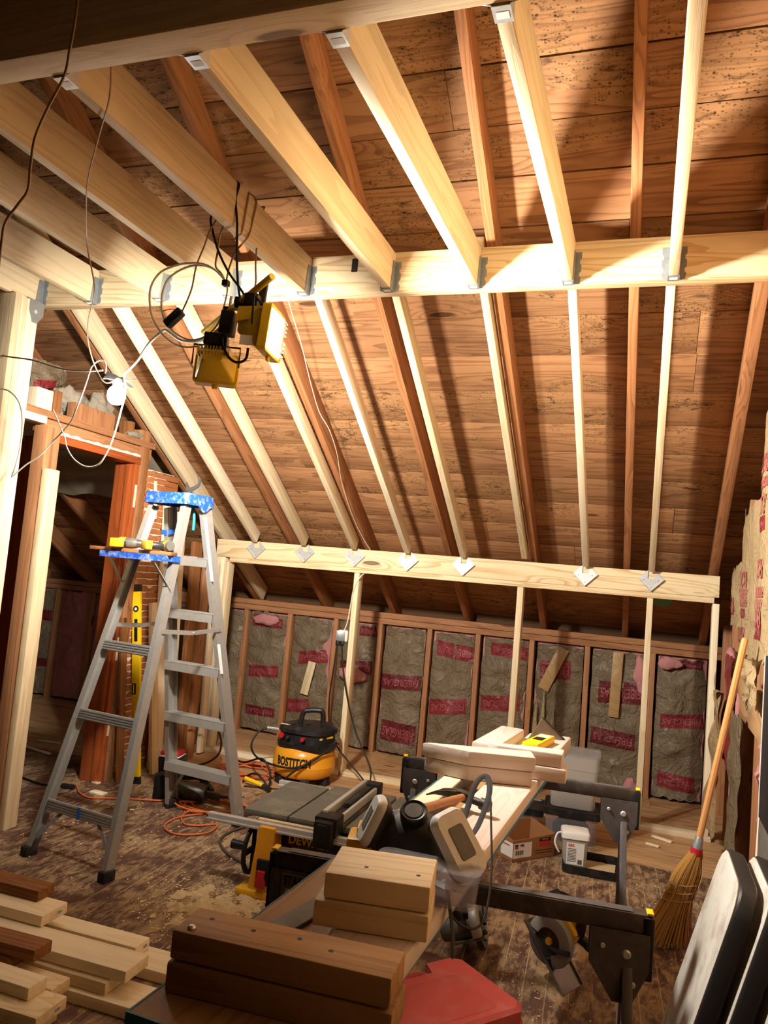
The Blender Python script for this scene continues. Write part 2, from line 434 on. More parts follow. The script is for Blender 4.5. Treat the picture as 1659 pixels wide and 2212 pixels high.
def floor_mat():
    t = NT('painted_floor'); P = t.obj()
    sx = t.n('ShaderNodeSeparateXYZ'); t.l(P, sx.inputs[0]); x, y = sx.outputs[0], sx.outputs[1]
    xs = t.math('ADD', x, t.math('MULTIPLY', y, 0.06))
    u = t.math('MULTIPLY', xs, 1/0.083); cell = t.math('FLOOR', u); fr = t.math('FRACT', u)
    wn = t.n('ShaderNodeTexWhiteNoise', noise_dimensions='1D'); t.l(cell, wn.inputs['W'])
    seam = t.math('ADD', t.step(fr, 0.045, 0.0), t.step(fr, 0.955, 1.0), clamp=True)
    seam = t.math('MULTIPLY', seam, t.step(t.noise(P, 3.0, 3.0, 0.6), 0.40, 0.60))
    off = t.n('ShaderNodeCombineXYZ'); t.l(t.math('MULTIPLY', wn.outputs[0], 9.0), off.inputs[1])
    # worn-through paint and trodden sawdust, streaked
    a = t.noise(t.vscale(P, (9.0, 5.0, 1.0)), 1.0, 6.0, 0.72, 0.8)
    b = t.noise(t.vscale(P, (34.0, 12.0, 1.0), off.outputs[0]), 1.0, 5.0, 0.7, 0.5)
    big = t.noise(P, 1.1, 3.0, 0.55)
    w = t.math('ADD', t.math('MULTIPLY', a, 0.55), t.math('MULTIPLY', b, 0.45))
    w = t.math('ADD', w, t.math('MULTIPLY', t.math('SUBTRACT', big, 0.5), 0.28))
    worn = t.step(w, 0.43, 0.60)
    fleck = t.n('ShaderNodeTexVoronoi', feature='F1'); t.l(t.vscale(P, (70.0, 38.0, 1.0)), fleck.inputs['Vector']); fleck.inputs['Scale'].default_value = 1.0
    fl = t.math('MULTIPLY', t.step(fleck.outputs['Distance'], 0.20, 0.10), t.step(t.noise(P, 4.0, 4.0, 0.7), 0.45, 0.60))
    base = t.mix(b, lin('#46302a'), lin('#6a4c40'))
    dust = t.mix(a, lin('#977b58'), lin('#bda27a'))
    c = t.mix(t.math('MULTIPLY', worn, 0.80), base, dust)
    c = t.mix(t.math('MULTIPLY', fl, 0.75), c, lin('#d8c196'))
    c = t.mix(t.math('MULTIPLY', seam, 0.6), c, lin('#cdb488'))
    t.bump(t.math('ADD', t.math('MULTIPLY', worn, 0.5), t.math('MULTIPLY', fl, 0.8)), 0.35, 0.004)
    M['painted_floor'] = t.fin(c, t.math('ADD', 0.48, t.math('MULTIPLY', worn, 0.35)), 0.0, 0.3)
floor_mat()
def clear_plastic(name, tint, rough, mixf):
    t = NT(name)
    b = t.b; b.inputs['Base Color'].default_value = lin(tint); b.inputs['Roughness'].default_value = rough
    tr = t.n('ShaderNodeBsdfTranslucent'); tr.inputs[0].default_value = lin(tint)
    tp = t.n('ShaderNodeBsdfTransparent'); tp.inputs[0].default_value = (0.93, 0.93, 0.93, 1)
    m1 = t.n('ShaderNodeMixShader'); m1.inputs[0].default_value = 0.45; t.l(b.outputs[0], m1.inputs[1]); t.l(tr.outputs[0], m1.inputs[2])
    m2 = t.n('ShaderNodeMixShader'); m2.inputs[0].default_value = mixf; t.l(m1.outputs[0], m2.inputs[1]); t.l(tp.outputs[0], m2.inputs[2])
    out = t.t.nodes['Material Output']; t.l(m2.outputs[0], out.inputs[0])
    M[name] = t.m
clear_plastic('frosted_plastic', '#d9d6cf', 0.35, 0.30)
clear_plastic('clear_plastic', '#d0d0d6', 0.15, 0.70)
clear_plastic('purple_plastic', '#bdb9cc', 0.2, 0.75)

# ================================================================== the shell
SL = 0.629; ANG = math.atan(SL); CA = math.cos(ANG)
def rz_(Y, off=0.0): return 1.17+off+SL*(6.22-Y)          # old rafters' underside; off is measured upright
DOWN = V((0, CA, -math.sin(ANG))); UPN = V((0, math.sin(ANG), CA))

mb = MB(); mb.grid(lambda u, v: (-7.6+8.4*u, -3.0+7.66*v, 0.0), 1, 1)
put('floor', mb, 'painted_floor', kind='structure', local=True, smooth=False)
# bare subfloor boards along the knee wall
mb = MB(); x = -7.6; rr = random.Random(3)
for row, (ya, yb) in enumerate(((4.66, 4.93), (4.935, 5.25), (5.255, 5.62), (5.625, 5.98), (5.985, 6.5))):
    x = -7.6
    while x < 0.72:
        w = rr.uniform(1.2, 2.6); x2 = min(x+w, 0.74)
        mb.box(((x+x2)/2, (ya+yb)/2, 0.0015), (x2-x-0.003, yb-ya-0.002, 0.003)); x = x2
put('subfloor', mb, 'subfloor_wood', kind='structure', local=True, smooth=False)

# roof sheathing planks: local x along the planks, local y up the slope
roofm = bpy.data.objects.new('ceiling', None)
mb = MB(); s = -0.30; rr = random.Random(5)
while s < 6.6:
    w = rr.choice((0.235, 0.245, 0.255, 0.262, 0.225)); x = -7.6-rr.uniform(0, 1.5)
    while x < 0.75:
        L = rr.uniform(2.2, 4.6); x2 = min(x+L, 0.78)
        g = rr.choice((0.003, 0.004, 0.006, 0.009))
        mb.box(((x+x2)/2, s+w/2, 0.011+rr.uniform(0, 0.004)), (x2-x-0.002, w-g, 0.022), bev=0.002); x = x2
    s += w
RM = Matrix.Translation(V((0, 6.5, rz_(6.5, 0.165)))) @ Matrix(((1, 0, 0), (0, -CA, -math.sin(ANG)), (0, math.sin(ANG), -CA))).transposed().to_4x4().inverted()
o = put('ceiling', mb, 'sheathing_wood', kind='structure', local=True)
o.rotation_euler = Matrix(((1, 0, 0), (0, -CA, math.sin(ANG)), (0, math.sin(ANG), CA))).to_euler() if False else (PI-ANG, 0, 0)
o.location = (0, 6.5, rz_(6.5, 0.165))
for v in o.data.vertices: v.co.z = -v.co.z
bpy.data.objects.remove(roofm)
# roofing felt over the planks, the far slope behind the viewer, walls that close the attic
mb = MB(); mb.grid(lambda u, v: (-7.7+8.5*u, 6.6-5.7*v, rz_(6.6-5.7*v, 0.215)), 1, 1)
mb.grid(lambda u, v: (-7.7+8.5*u, 0.9-6.0*v, rz_(0.9, 0.215)-SL*6.0*v), 1, 1)
put('ceiling', mb, 'roof_felt', kind='structure', local=True, smooth=False)
mb = MB(); mb.box((-3.4, 6.42, 0.62), (8.6, 0.04, 1.3)); put('wall_back', mb, 'wall_dark', kind='structure')
mb = MB(); mb.prism([(-4.0, 0), (6.55, 0), (6.55, 0.95), (0.9, 4.72), (-4.0, 1.6)], 0.04, (0.66, 0, 0), Matrix(((0, 0, 1), (1, 0, 0), (0, 1, 0))))
put('wall_right', mb, 'subfloor_wood', kind='structure', smooth=False)
mb = MB(); mb.prism([(-4.0, 0), (6.55, 0), (6.55, 0.95), (0.9, 4.72), (-4.0, 1.6)], 0.04, (-7.6, 0, 0), Matrix(((0, 0, 1), (1, 0, 0), (0, 1, 0))))
put('wall_left', mb, 'wall_dark', kind='structure', smooth=False)
mb = MB(); mb.box((-3.4, -2.95, 0.9), (8.5, 0.04, 1.8)); put('wall_front', mb, 'roof_felt', kind='structure')

# ------------------------------------------------------------------ old roof rafters
names = ['behind the dark roof edge over the left doorway, farthest left of all',
         'at far left beyond the doorway, second from the left', 'seen through the doorway, upper of two crossing it', '',
         'beside the left partition, next to the new full-length rafter',
         'second old rafter right of the left partition', 'third old rafter right of the partition, passing behind the pair of work lights',
         'old rafter above the air compressor and its post', 'old rafter touching the end of the new rafter without a lower hanger',
         'last old rafter before the gable wall, straight up and down in view']
oldx = [-6.42, -5.80, -5.18, -4.56, -3.93, -3.315, -2.63, -2.00, -1.36, -0.745, -0.12]
oldl = ['old brown rafter farthest left beyond the doorway', 'old brown rafter second from far left beyond the doorway',
        'old brown rafter low in the doorway, reaching the wall plate left of the jamb',
        'old brown rafter crossing the middle of the doorway', 'old brown rafter just right of the doorway behind the leaning boards',
        'old brown rafter against the partition, left of the long new rafter',
        'old brown rafter behind the hanging coil of cable', 'old brown rafter behind the yellow work lights, white cable beside it',
        'dark old rafter in the middle of the slope, above the black saw fence', 'orange old rafter right beside the new rafter that has no lower hanger',
        'old rafter straight up and down, between the two rightmost new rafters']
for x, lb in zip(oldx, oldl):
    wob = random.uniform(-0.008, 0.008)
    board('roof_rafter', (x+wob, 6.40, rz_(6.40)+0.07/CA), (x, 1.15, rz_(1.15)+0.07/CA), 0.043, 0.138, 'old_rafter_wood', lb, 'rafter', 'old roof rafters', bev=0.002)
board('gable_rafter', (0.425, 6.3, rz_(6.3)+0.07/CA), (0.40, 1.15, rz_(1.15)+0.07/CA), 0.05, 0.137, 'old_rafter_wood', 'old brown end rafter running up along the gable wall insulation', 'rafter', bev=0.002)
# new rafter sistered beside the partition, down to the old plate
board('new_rafter', (-3.245, 6.24, rz_(6.24)+0.06), (-3.245, 2.6, rz_(2.6)+0.06), 0.04, 0.125, 'new_lumber', 'long new rafter at the partition, its foot on the old wall plate behind the ladder', 'rafter', 'new sloping rafters')

# ------------------------------------------------------------------ low beam with posts, sole plate
board('low_beam', (-3.225, 5.368, 1.580), (0.447, 5.368, 1.583), 0.076, 0.138, 'new_beam_wood', 'new low beam over the open knee wall posts, rafter hangers along its top', 'beam', kind=None)
board('beam_plate', (-3.10, 5.375, 1.493), (0.42, 5.375, 1.495), 0.089, 0.036, 'new_beam_wood', 'flat plate nailed under the low beam, on top of the posts', 'plate')
for x, w, lb in ((-2.022, 0.040, 'new post carrying the white junction box beside the air compressor'), (-0.812, 0.042, 'new post in the middle, behind the stacked boards on the sawhorses'), (0.034, 0.038, 'new post left of the dark empty bay, behind the far sawhorse')):
    board('wall_post', (x, 5.375, 0.038), (x, 5.375, 1.475), w, 0.089, 'new_lumber', lb, 'post', 'new knee wall posts', up=(0, 1, 0))
board('wall_post', (0.432, 5.375, 0.038), (0.432, 5.375, 1.475), 0.040, 0.089, 'pale_lumber', 'new end post against the gable wall insulation', 'post', 'new knee wall posts', up=(0, 1, 0))
for i, (x, m, lb) in enumerate(((-3.205, 'new_lumber', 'new end post under the low beam, left piece beside the leaning boards'), (-3.163, 'pale_lumber', 'new end post under the low beam, middle piece of three'), (-3.121, 'new_lumber', 'new end post under the low beam, right piece facing the bay'))):
    board('wall_post', (x, 5.375, 0.038), (x, 5.375, 1.475 if i == 2 else 1.51), 0.040, 0.089, m, lb, 'post', 'new knee wall posts', up=(0, 1, 0))
board('sole_plate', (-3.225, 5.375, 0.020), (-2.03, 5.375, 0.020), 0.089, 0.034, 'pale_lumber', 'new sole plate on the floor behind the orange hose', 'plate', 'new sole plates')
board('sole_plate', (-2.02, 5.375, 0.020), (-0.79, 5.375, 0.020), 0.089, 0.034, 'new_lumber', 'new sole plate on the floor right of the air compressor', 'plate', 'new sole plates')
board('sole_plate', (-0.78, 5.375, 0.020), (0.47, 5.375, 0.020), 0.089, 0.034, 'pale_lumber', 'new sole plate on the floor behind the plastic bins', 'plate', 'new sole plates')

# ------------------------------------------------------------------ new sloping rafters, low hangers
newx = [-2.868, -2.453, -2.045, -1.634, -1.221, -0.800, -0.384, 0.033]
newl = ['new rafter left of the stepladder top, behind the coil of cable', 'new rafter coming down just right of the yellow lamp back',
        'new rafter with a grey side, left of the white cable on the roof', 'new rafter right of the white cable on the roof', 'new rafter in the middle of the slope, left of the one without a hanger',
        'new rafter without a lower hanger, resting on the low beam', 'new rafter second from the right, hanger on the low beam', 'new rafter farthest right, pale and upright in view']
def sloped_hanger(x, lb):
    t = thing('rafter_hanger', lb, 'bracket', (x, 5.318, 1.56), 0, 'rafter hangers on the low beam')
    # diamond-shaped seat plate folded from one sheet, standing on its corner
    mb = MB(); R45 = Matrix.Rotation(math.radians(45), 3, 'Y'); c = V((x, 5.322, 1.600))
    a = 0.112
    D8 = [(-0.079, 0), (0, -0.079), (0.079, 0), (0.0215, 0.0575), (0.0215, 0.004), (-0.0215, 0.004), (-0.0215, 0.0575)]
    mb.prism(D8, 0.0025, c, Matrix(((1, 0, 0), (0, 0, -1), (0, 1, 0)))); put('seat_plate', mb, 'bright_galvanized', t, smooth=False)
    mb = MB(); mb.box(c+R45 @ V((0, -0.008, -a/2-0.001)), (a, 0.014, 0.0018), R45); put('folded_flange', mb, 'bright_galvanized', t, smooth=False)
    mb = MB(); mb.box(c+R45 @ V((a/2+0.001, -0.008, 0)), (0.0018, 0.014, a), R45); put('folded_flange', mb, 'bright_galvanized', t, smooth=False)
    for dx, dz in ((-0.045, 0.000), (0.045, 0.000), (0, -0.048)):
        mb = MB(); mb.cyl((x+dx, 5.3185, 1.592+dz), (x+dx, 5.3215, 1.592+dz), 0.0035, 8); put('nail_head', mb, 'steel', t)
    return t
hangl = ['rafter hanger farthest left on the low beam', 'rafter hanger second from the left on the low beam', 'rafter hanger above the white junction box',
         'rafter hanger fourth from the left on the low beam', 'rafter hanger fifth from the left on the low beam', '', 'rafter hanger second from the right on the low beam', 'rafter hanger farthest right on the low beam']
for i, (x, lb) in enumerate(zip(newx, newl)):
    on_top = (i == 5)
    y0 = 5.36 if on_top else 5.305
    z0 = (1.652 if on_top else 1.612+SL*(5.33-y0))+0.045/CA
    y1 = 3.283; z1 = z0+SL*(y0-y1)
    board('new_rafter', (x, y0, z0), (x, y1, z1), 0.039, 0.088, 'new_lumber' if i % 3 else 'pale_lumber', lb, 'rafter', 'new sloping rafters')
    if not on_top: sloped_hanger(x, hangl[i])

# ------------------------------------------------------------------ middle beam, ceiling joists, hangers
board('middle_beam', (-3.20, 3.238, 2.856), (0.60, 3.238, 2.858), 0.076, 0.182, 'new_beam_wood', 'new middle beam across the attic holding the ceiling joists', 'beam')
board('upper_beam', (-3.6, 1.532, 2.88), (0.9, 1.532, 2.88), 0.085, 0.235, 'joist_wood', 'new upper beam overhead, dark front and lit underside, nearest the viewer', 'beam')
joistx = [0.039, -0.376, -0.780, -1.178, -1.600, -2.00, -2.405, -2.83, -3.19]
jl = ['ceiling joist farthest right, seen straight from below', 'ceiling joist second from the right, hanger at its near end on the upper beam',
      'ceiling joist third from the right, notched lower edge near the middle beam', 'wide-looking ceiling joist right of the work lights, big knot near its top',
      'ceiling joist with the lamp cords wrapped round it', 'ceiling joist just left of the work lights', 'ceiling joist third from the left, above the coil of cable',
      'ceiling joist second from the left, over the left doorway', 'ceiling joist farthest left, over the built-up post']
for x, lb in zip(joistx, jl):
    board('ceiling_joist', (x, 1.578, 2.850), (x, 3.197, 2.850), 0.039, 0.178, 'joist_wood', lb, 'joist', 'new ceiling joists')
def hanger(x, y, side, lb, mat):
    """U-shaped joist hanger: side flanges on the beam face, stirrup under the joist; side=-1 opens towards the viewer"""
    t = thing('joist_hanger', lb, 'bracket', (x, y, 2.757), 0, 'joist hangers')
    d = 0.052*side
    mb = MB()
    for s in (-1, 1):
        pr = [(0, 0), (0.050, 0), (0.050, 0.02), (0.040, 0.135), (0.030, 0.14), (0, 0.14)]
        mb.prism([(abs(d)*(1-1)+p[0], p[1]) for p in pr], 0.0016, (x+s*0.0215-0.0008, y, 2.758), Matrix(((0, 0, 1), (side, 0, 0), (0, 1, 0))))
    mb.box((x, y+d/2, 2.7572), (0.0446, abs(d), 0.0018))
    put('stirrup', mb, mat, t, smooth=False)
    mb = MB()
    for s in (-1, 1):
        pr = [(0, 0.0), (0.022, 0.006), (0.026, 0.03), (0.019, 0.036), (0.019, 0.05), (0.026, 0.056), (0.026, 0.085), (0.019, 0.09), (0.019, 0.104), (0.026, 0.11), (0.026, 0.14), (0, 0.14)]
        mb.prism([(s*p[0], p[1]) for p in (pr if s > 0 else pr[::-1])], 0.0016, (x+s*0.022, y+side*0.0016, 2.760), Matrix(((1, 0, 0), (0, 0, -side), (0, 1, 0))))
    put('flange', mb, mat, t, smooth=False)
    mb = MB(); mb.box((x, y+d*0.55, 2.7558), (0.030, 0.022, 0.0008)); put('printed_label', mb, 'label_white', t, smooth=False, label='small white printed label')
    return t
hl = ['joist hanger farthest right on the middle beam', 'joist hanger second from the right on the middle beam', 'joist hanger third from the right on the middle beam', 'joist hanger fourth from the right on the middle beam',
      'joist hanger on the middle beam right of the work lights', 'joist hanger on the middle beam behind the lamp cords', 'joist hanger on the middle beam behind the coil of cable', 'joist hanger second from the left on the middle beam', 'joist hanger farthest left on the middle beam']
for x, lb in zip(joistx, hl): hanger(x, 3.2, -1, lb, 'galvanized')
hl2 = [None, 'shiny joist hanger farthest right on the upper beam', 'shiny joist hanger second from the right on the upper beam', 'shiny joist hanger third from the right on the upper beam', 'shiny joist hanger farthest left on the upper beam, near the hanging cables']
for x, lb in zip(joistx, hl2):
    if lb: hanger(x, 1.575, 1, lb, 'bright_galvanized')
# loose strap on the middle beam
t = thing('nail_plate', 'small dark strap nailed to the top of the middle beam beside a joist', 'bracket', (-1.36, 3.196, 2.86))
mb = MB(); mb.box((-1.36, 3.1975, 2.895), (0.028, 0.003, 0.062)); put('strap', mb, 'dark_steel', t, smooth=False)
for dz in (-0.02, 0.0, 0.02):
    mb = MB(); mb.cyl((-1.36, 3.1955, 2.895+dz), (-1.36, 3.198, 2.895+dz), 0.0035, 8); put('nail_head', mb, 'steel', t)

# ------------------------------------------------------------------ old knee wall: plates, studs
board('wall_plate', (-7.5, 6.225, 1.090), (0.62, 6.225, 1.090), 0.10, 0.046, 'old_stud_wood', 'lower of the two old wall plates on the knee wall studs', 'plate', 'old wall plates', bev=0.002)
board('wall_plate', (-7.5, 6.228, 1.139), (0.60, 6.228, 1.139), 0.095, 0.046, 'old_stud_wood', 'upper of the two old wall plates, under the rafter feet', 'plate', 'old wall plates', bev=0.002)
board('eave_board', (-7.5, 6.36, 1.14), (0.62, 6.36, 1.14), 0.14, 0.03, 'dark_lumber', 'dark board lying behind the old wall plate under the eave', 'board', bev=0.002)
studx = [-6.32, -5.90, -5.48, -5.06, -4.64, -4.22, -3.80, -3.37, -2.935, -2.505, -2.085, -1.665, -1.25, -0.815, -0.388, 0.085, 0.50]
ords = {-6.32: 'old stud farthest left beyond the doorway', -5.90: 'old stud second from far left beyond the doorway', -5.48: 'old stud third from far left beyond the doorway', -5.06: 'old stud at the left edge of the doorway view',
        -4.64: 'old stud in the middle of the doorway view', -4.22: 'old stud hidden partly by the red door jamb', -3.80: 'old stud behind the lath partition', -3.37: 'old stud behind the stack of leaning boards',
        -2.935: 'old stud right of the stepladder, left of the wood strip', -2.505: 'old stud between the wood strip and the torn pink patch', -2.085: 'old stud directly left of the junction box post',
        -1.665: 'old stud right of the hanging black cords', -1.25: 'old stud above the left end of the far sawhorse', -0.815: 'old stud behind the end block on the stacked boards', -0.388: 'old stud right of the middle new post',
        0.085: 'dark old stud behind the right new post', 0.50: 'dark old stud in the far right corner'}
for x in studx:
    board('wall_stud', (x, 6.225, 0.0), (x+random.uniform(-0.008, 0.008), 6.225, 1.067), 0.040, 0.092, 'old_stud_wood', ords[x], 'stud', 'old knee wall studs', up=(0, 1, 0), bev=0.002)

# ------------------------------------------------------------------ insulation batts
def fbm(p, o=4):
    s = 0; a = 1
    for k in range(o): s += a*noise.noise(p*(2**k)); a *= 0.55
    return s
def batt(O, U, Nv, w, h, seed, label, bands=(), group='insulation batts', rag=0.02, depth=0.026, bulge=0.03, thick=0.09, cat='insulation', torn=0.0, face='kraft_paper', text=True, cols=None):
    """O lower left corner of the face, U across, Nv towards the room"""
    O, U, Nv = V(O), V(U).normalized(), V(Nv).normalized(); Z = V((0, 0, 1))
    rs = random.Random(seed)
    def surf(u, v, lift=0.0):
        q = V((u*w*3.4+seed*3.7, v*h*3.4, seed*1.3))
        d = bulge*(math.sin(PI*min(max(u, 0), 1))**0.6)
        n1 = fbm(q, 3); cre = 1-abs(noise.noise(q*1.7+V((9, 1, 3))))*2.6
        d += depth*n1+depth*0.9*max(0, cre)**2*math.sin(PI*min(max(u, 0), 1))
        e = 0
        if v < 0.04: e = rag*noise.noise(V((u*9+seed, 3.3, 0)))
        if v > 0.96: e = rag*1.5*noise.noise(V((u*8+seed, 7.3, 0)))
        wob = 0.006*noise.noise(V((v*7+seed, u*2, 5)))
        return O+U*(u*w+wob)+Z*(v*h+e)+Nv*(d+lift)
    t = thing('insulation_batt', label, cat, O+U*w/2, 0, group)
    mb = MB(); mb.grid(surf, 16, 46); put('paper_facing', mb, face, t, ang=60)
    mb = MB()                                                       # the wool behind the paper, showing at the edges
    def core(u, v):
        p = surf(min(max(u, 0.0), 1.0), v); return p-Nv*0.006
    P = []
    n = 30
    for k in range(n+1):
        v = k/n; j = 0.012*noise.noise(V((v*14, seed, 2)))
        a = O+U*(0.004+j)+Z*(v*(h+0.010)); b = O+U*(w-0.004+j)+Z*(v*(h+0.010))
        P.append([a-Nv*thick, a-Nv*0.004, b-Nv*0.004, b-Nv*thick])
    mb.loft(P); put('glass_wool', mb, 'pink_fiberglass', t, ang=60)
    for bi, (v0, v1, u0, u1, dark, sl) in enumerate(bands):
        mb = MB(); mb.grid(lambda a, b: surf(u0+(u1-u0)*a, v0+(v1-v0)*b+sl*(a-0.5), 0.0016), 16, 8)
        bo = put('printed_band', mb, 'kraft_red_dark' if dark else 'kraft_red', t, ang=60)
        if text:
            uc, vc, bw, bh = (u0+u1)/2, (v0+v1)/2, (u1-u0)*w, (v1-v0)*h
            f = lambda x, y, z: surf(uc-x/w, vc-y/h+sl*((uc-x/w-u0)/(u1-u0)-0.5), 0.0028+z)   # printed upside down
            try: lettering('FIBERGLAS', bh*0.62, 'kraft_band_print', None, U, Z, t, width=bw*0.88, bend=f, extrude=0.0003, weight=0.012)
            except ZeroDivisionError: pass
    if cols:
        for (txt, sz, uc, vc, wd) in cols:
            f = lambda x, y, z: surf(uc-x/w, vc-y/h, 0.005+z)
            lettering(txt, sz, 'kraft_pink_print', None, U, Z, t, width=wd, bend=f, extrude=0.0003, weight=0.015)
    return t
rb = random.Random(11)
edges = sorted(studx)
bl = {0: 'insulation batt farthest left beyond the doorway', 1: 'paper-faced batt with dark red bands at the left of the doorway view', 2: 'pink batt with its paper gone, in the middle of the doorway view', 3: 'pink batt with its paper gone, mostly behind the red door jamb',
      4: 'paper-faced batt behind the red door jamb', 5: 'paper-faced batt hidden behind the red door jamb', 6: 'batt behind the lath partition', 7: 'batt seen between the stepladder rails', 8: 'batt with the pale wood strip stuck on it',
      9: 'batt with the torn patch of pink wool', 10: 'batt behind the junction box post, deeply creased', 11: 'batt right of the hanging black cords, red band near its top', 12: 'batt in the middle, above the left end of the far sawhorse',
      13: 'batt with torn paper strips behind the middle new post', 14: 'dark batt with one tan tape strip', 15: 'batt left of the right new post, red bands at middle and foot', 16: 'rightmost back wall batt, in the dark corner bay'}
bandset = {1: [(.70, .80, .05, .95, 1, .0), (.25, .33, .05, .95, 1, .02)], 7: [(.88, .97, .1, .9, 0, .0), (.45, .55, .1, .9, 0, .02), (.12, .2, .1, .9, 1, 0)],
           8: [(.62, .73, .22, 1.0, 0, .04), (.20, .31, .0, .62, 0, .03)], 9: [(.58, .69, .12, .95, 1, .02), (.90, .985, .55, .98, 1, 0)], 10: [(.50, .62, .0, .98, 1, .02), (.08, .24, .1, .95, 1, -.02)],
           11: [(.80, .92, .1, .98, 0, -.03), (.36, .48, .03, .92, 0, .04), (.01, .07, .1, .9, 1, 0)], 12: [(.86, .96, .2, .98, 0, -.02), (.44, .56, .05, .9, 0, .03)],
           13: [(.74, .88, .1, .75, 0, .02), (.20, .32, .05, .7, 0, .02)], 14: [(.62, .78, .15, .95, 1, .02), (.30, .42, .05, .85, 1, -.02)],
           15: [(.93, .99, .2, .9, 1, 0), (.50, .60, .12, .98, 0, .03), (.06, .17, .12, .86, 0, -.02)], 16: [(.66, .77, .10, .92, 0, .04), (.22, .33, .08, .88, 0, .01)]}
for i in range(len(edges)-1):
    xa, xb = edges[i]+0.024, edges[i+1]-0.024
    pink = i in (2, 3)
    batt((xa+0.01, 6.222, 0.03), (1, 0, 0), (0, -1, 0), xb-xa-0.02, 1.02, 20+i, bl[i], bandset.get(i, ()), face='pink_fiberglass' if pink else 'kraft_paper', text=i >= 7, bulge=0.028 if i < 16 else 0.02)
# things stuck on or hanging from the batts
def strip(name, label, p0, p1, w, h, mat, cat):
    return board(name, p0, p1, w, h, mat, label, cat, up=(0, -1, 0), bev=0.0008)
strip('wood_strip', 'pale thin wood strip leaning on the batt left of the torn pink patch', (-2.72, 6.15, 0.40), (-2.675, 6.165, 0.68), 0.07, 0.008, 'new_lumber', 'strip')
strip('paper_strip', 'tan tape strip hanging straight down the dark batt', (-0.175, 6.165, 0.56), (-0.165, 6.17, 1.045), 0.075, 0.004, 'kraft_strip', 'paper')
strip('paper_strip', 'broad tan strip slanting beside the middle new post', (-0.71, 6.16, 0.70), (-0.57, 6.165, 1.03), 0.085, 0.004, 'kraft_strip', 'paper')
for k, (x, z0, z1) in enumerate(((-0.755, 0.22, 0.62), (-0.70, 0.20, 0.72), (-0.62, 0.22, 0.60))):
    mb = MB(); mb.prism([(-0.022, 0), (0.022, 0), (0.016, (z1-z0)*0.55), (0.002, z1-z0), (-0.014, (z1-z0)*0.5)], 0.003, (x, 6.16, z0), Matrix(((1, 0, 0), (0, 0, -1), (0, 1, 0))))
    put('torn_paper', mb, 'kraft_light', None, ('left', 'middle', 'right')[k]+' torn pale paper tongue on the batt behind the middle new post', 'paper', 'torn paper tongues', smooth=False)
def fluff(label, c, r, seed, mat='pink_fiberglass', name='wool_tuft', cat='insulation', n=20, rough=0.35):
    mb = MB()
    mb.ball(c, r, n, n*2//3)
    for v in mb.bm.verts:
        q = v.co-V(c); k = 1+rough*fbm(V((v.co.x*14+seed, v.co.y*14, v.co.z*14)), 4); v.co = V(c)+q*k
    return put(name, mb, mat, None, label, cat, ang=80)
fluff('tuft of pink glass wool bursting from the torn batt', (-2.30, 6.15, 0.615), (0.125, 0.05, 0.065), 3)
fluff('pink wool sticking out at the top left of the wood strip bay', (-3.16, 6.16, 1.0), (0.13, 0.03, 0.05), 5)
fluff('pink wool bulging above the foot of the right new post', (-0.02, 6.12, 0.08), (0.05, 0.04, 0.07), 8)
fluff('pink wool hanging at the torn edge left of the right new post', (0.0, 6.16, 0.90), (0.045, 0.025, 0.14), 9)
fluff('pink wool drooping near the top of the corner bay', (0.2, 6.15, 1.01), (0.09, 0.025, 0.045), 12)
# green splash of paint on a sheathing plank near the eave
mb = MB(); P0 = V((0.12, 6.02, rz_(6.02, 0.160)))
mb.prism([(0.075*math.cos(a)*(1+0.15*math.sin(3*a)), 0.062*math.sin(a)) for a in [2*PI*k/18 for k in range(18)]], 0.003, P0, basis((1, 0, 0), -UPN))
put('paint_patch', mb, 'green_paint', None, 'green paint splash on the roof planks above the right bay', 'paint', smooth=False)

# ================================================================== left partition, doorway, leaning boards
for y, m, lb in ((3.000, 'joist_wood', 'front piece of the built-up post at far left'), (3.041, 'new_lumber', 'second piece of the built-up post at far left'), (3.082, 'pale_lumber', 'third piece of the built-up post at far left'), (3.123, 'pale_lumber', 'rear piece of the built-up post at far left, metal plate at its head')):
    board('built_up_post', (-3.20, y, 0.0), (-3.20, y, 2.755), 0.14, 0.039, m, lb, 'post', 'built-up post at the left', up=(0, 1, 0))
t = thing('corner_plate', 'grey metal plate nailed at the head of the built-up post', 'bracket', (-3.128, 3.12, 2.64))
mb = MB(); mb.prism([(-0.05, 0.12), (0.05, 0.12), (0.05, 0.05), (0.01, 0.0), (-0.02, 0.0), (-0.05, 0.06)], 0.002, (-3.130, 3.125, 2.64), Matrix(((0, 0, 1), (1, 0, 0), (0, 1, 0))))
put('plate', mb, 'galvanized', t, smooth=False)
mb = MB(); mb.cyl((-3.129, 3.12, 2.70), (-3.126, 3.12, 2.70), 0.011, 14); put('bolt_head', mb, 'bright_galvanized', t)
board('top_plate', (-3.255, 2.4, 2.208), (-3.255, 4.38, 2.208), 0.10, 0.042, 'old_stud_wood', 'old brown top plate running over the left doorway', 'plate', bev=0.002)
board('plate_block', (-3.215, 2.4, 2.163), (-3.215, 3.34, 2.163), 0.09, 0.042, 'pale_lumber', 'pale new block nailed under the old top plate at far left', 'block')
board('door_header', (-3.262, 3.38, 2.146), (-3.262, 4.36, 2.146), 0.085, 0.075, 'old_stud_wood', 'old header under the top plate, white plaster crumbs along it', 'beam', bev=0.002)
mb = MB()
mb.grid(lambda u, v: (-3.214+0.006*noise.noise(V((u*30, v*3, 1))), 3.40+0.84*u, 2.112+v*(0.012+0.022*abs(noise.noise(V((u*9, 2, 0)))))), 60, 3)
put('plaster_crumbs', mb, 'plaster_white', None, 'white line of broken plaster above the door casing', 'plaster')
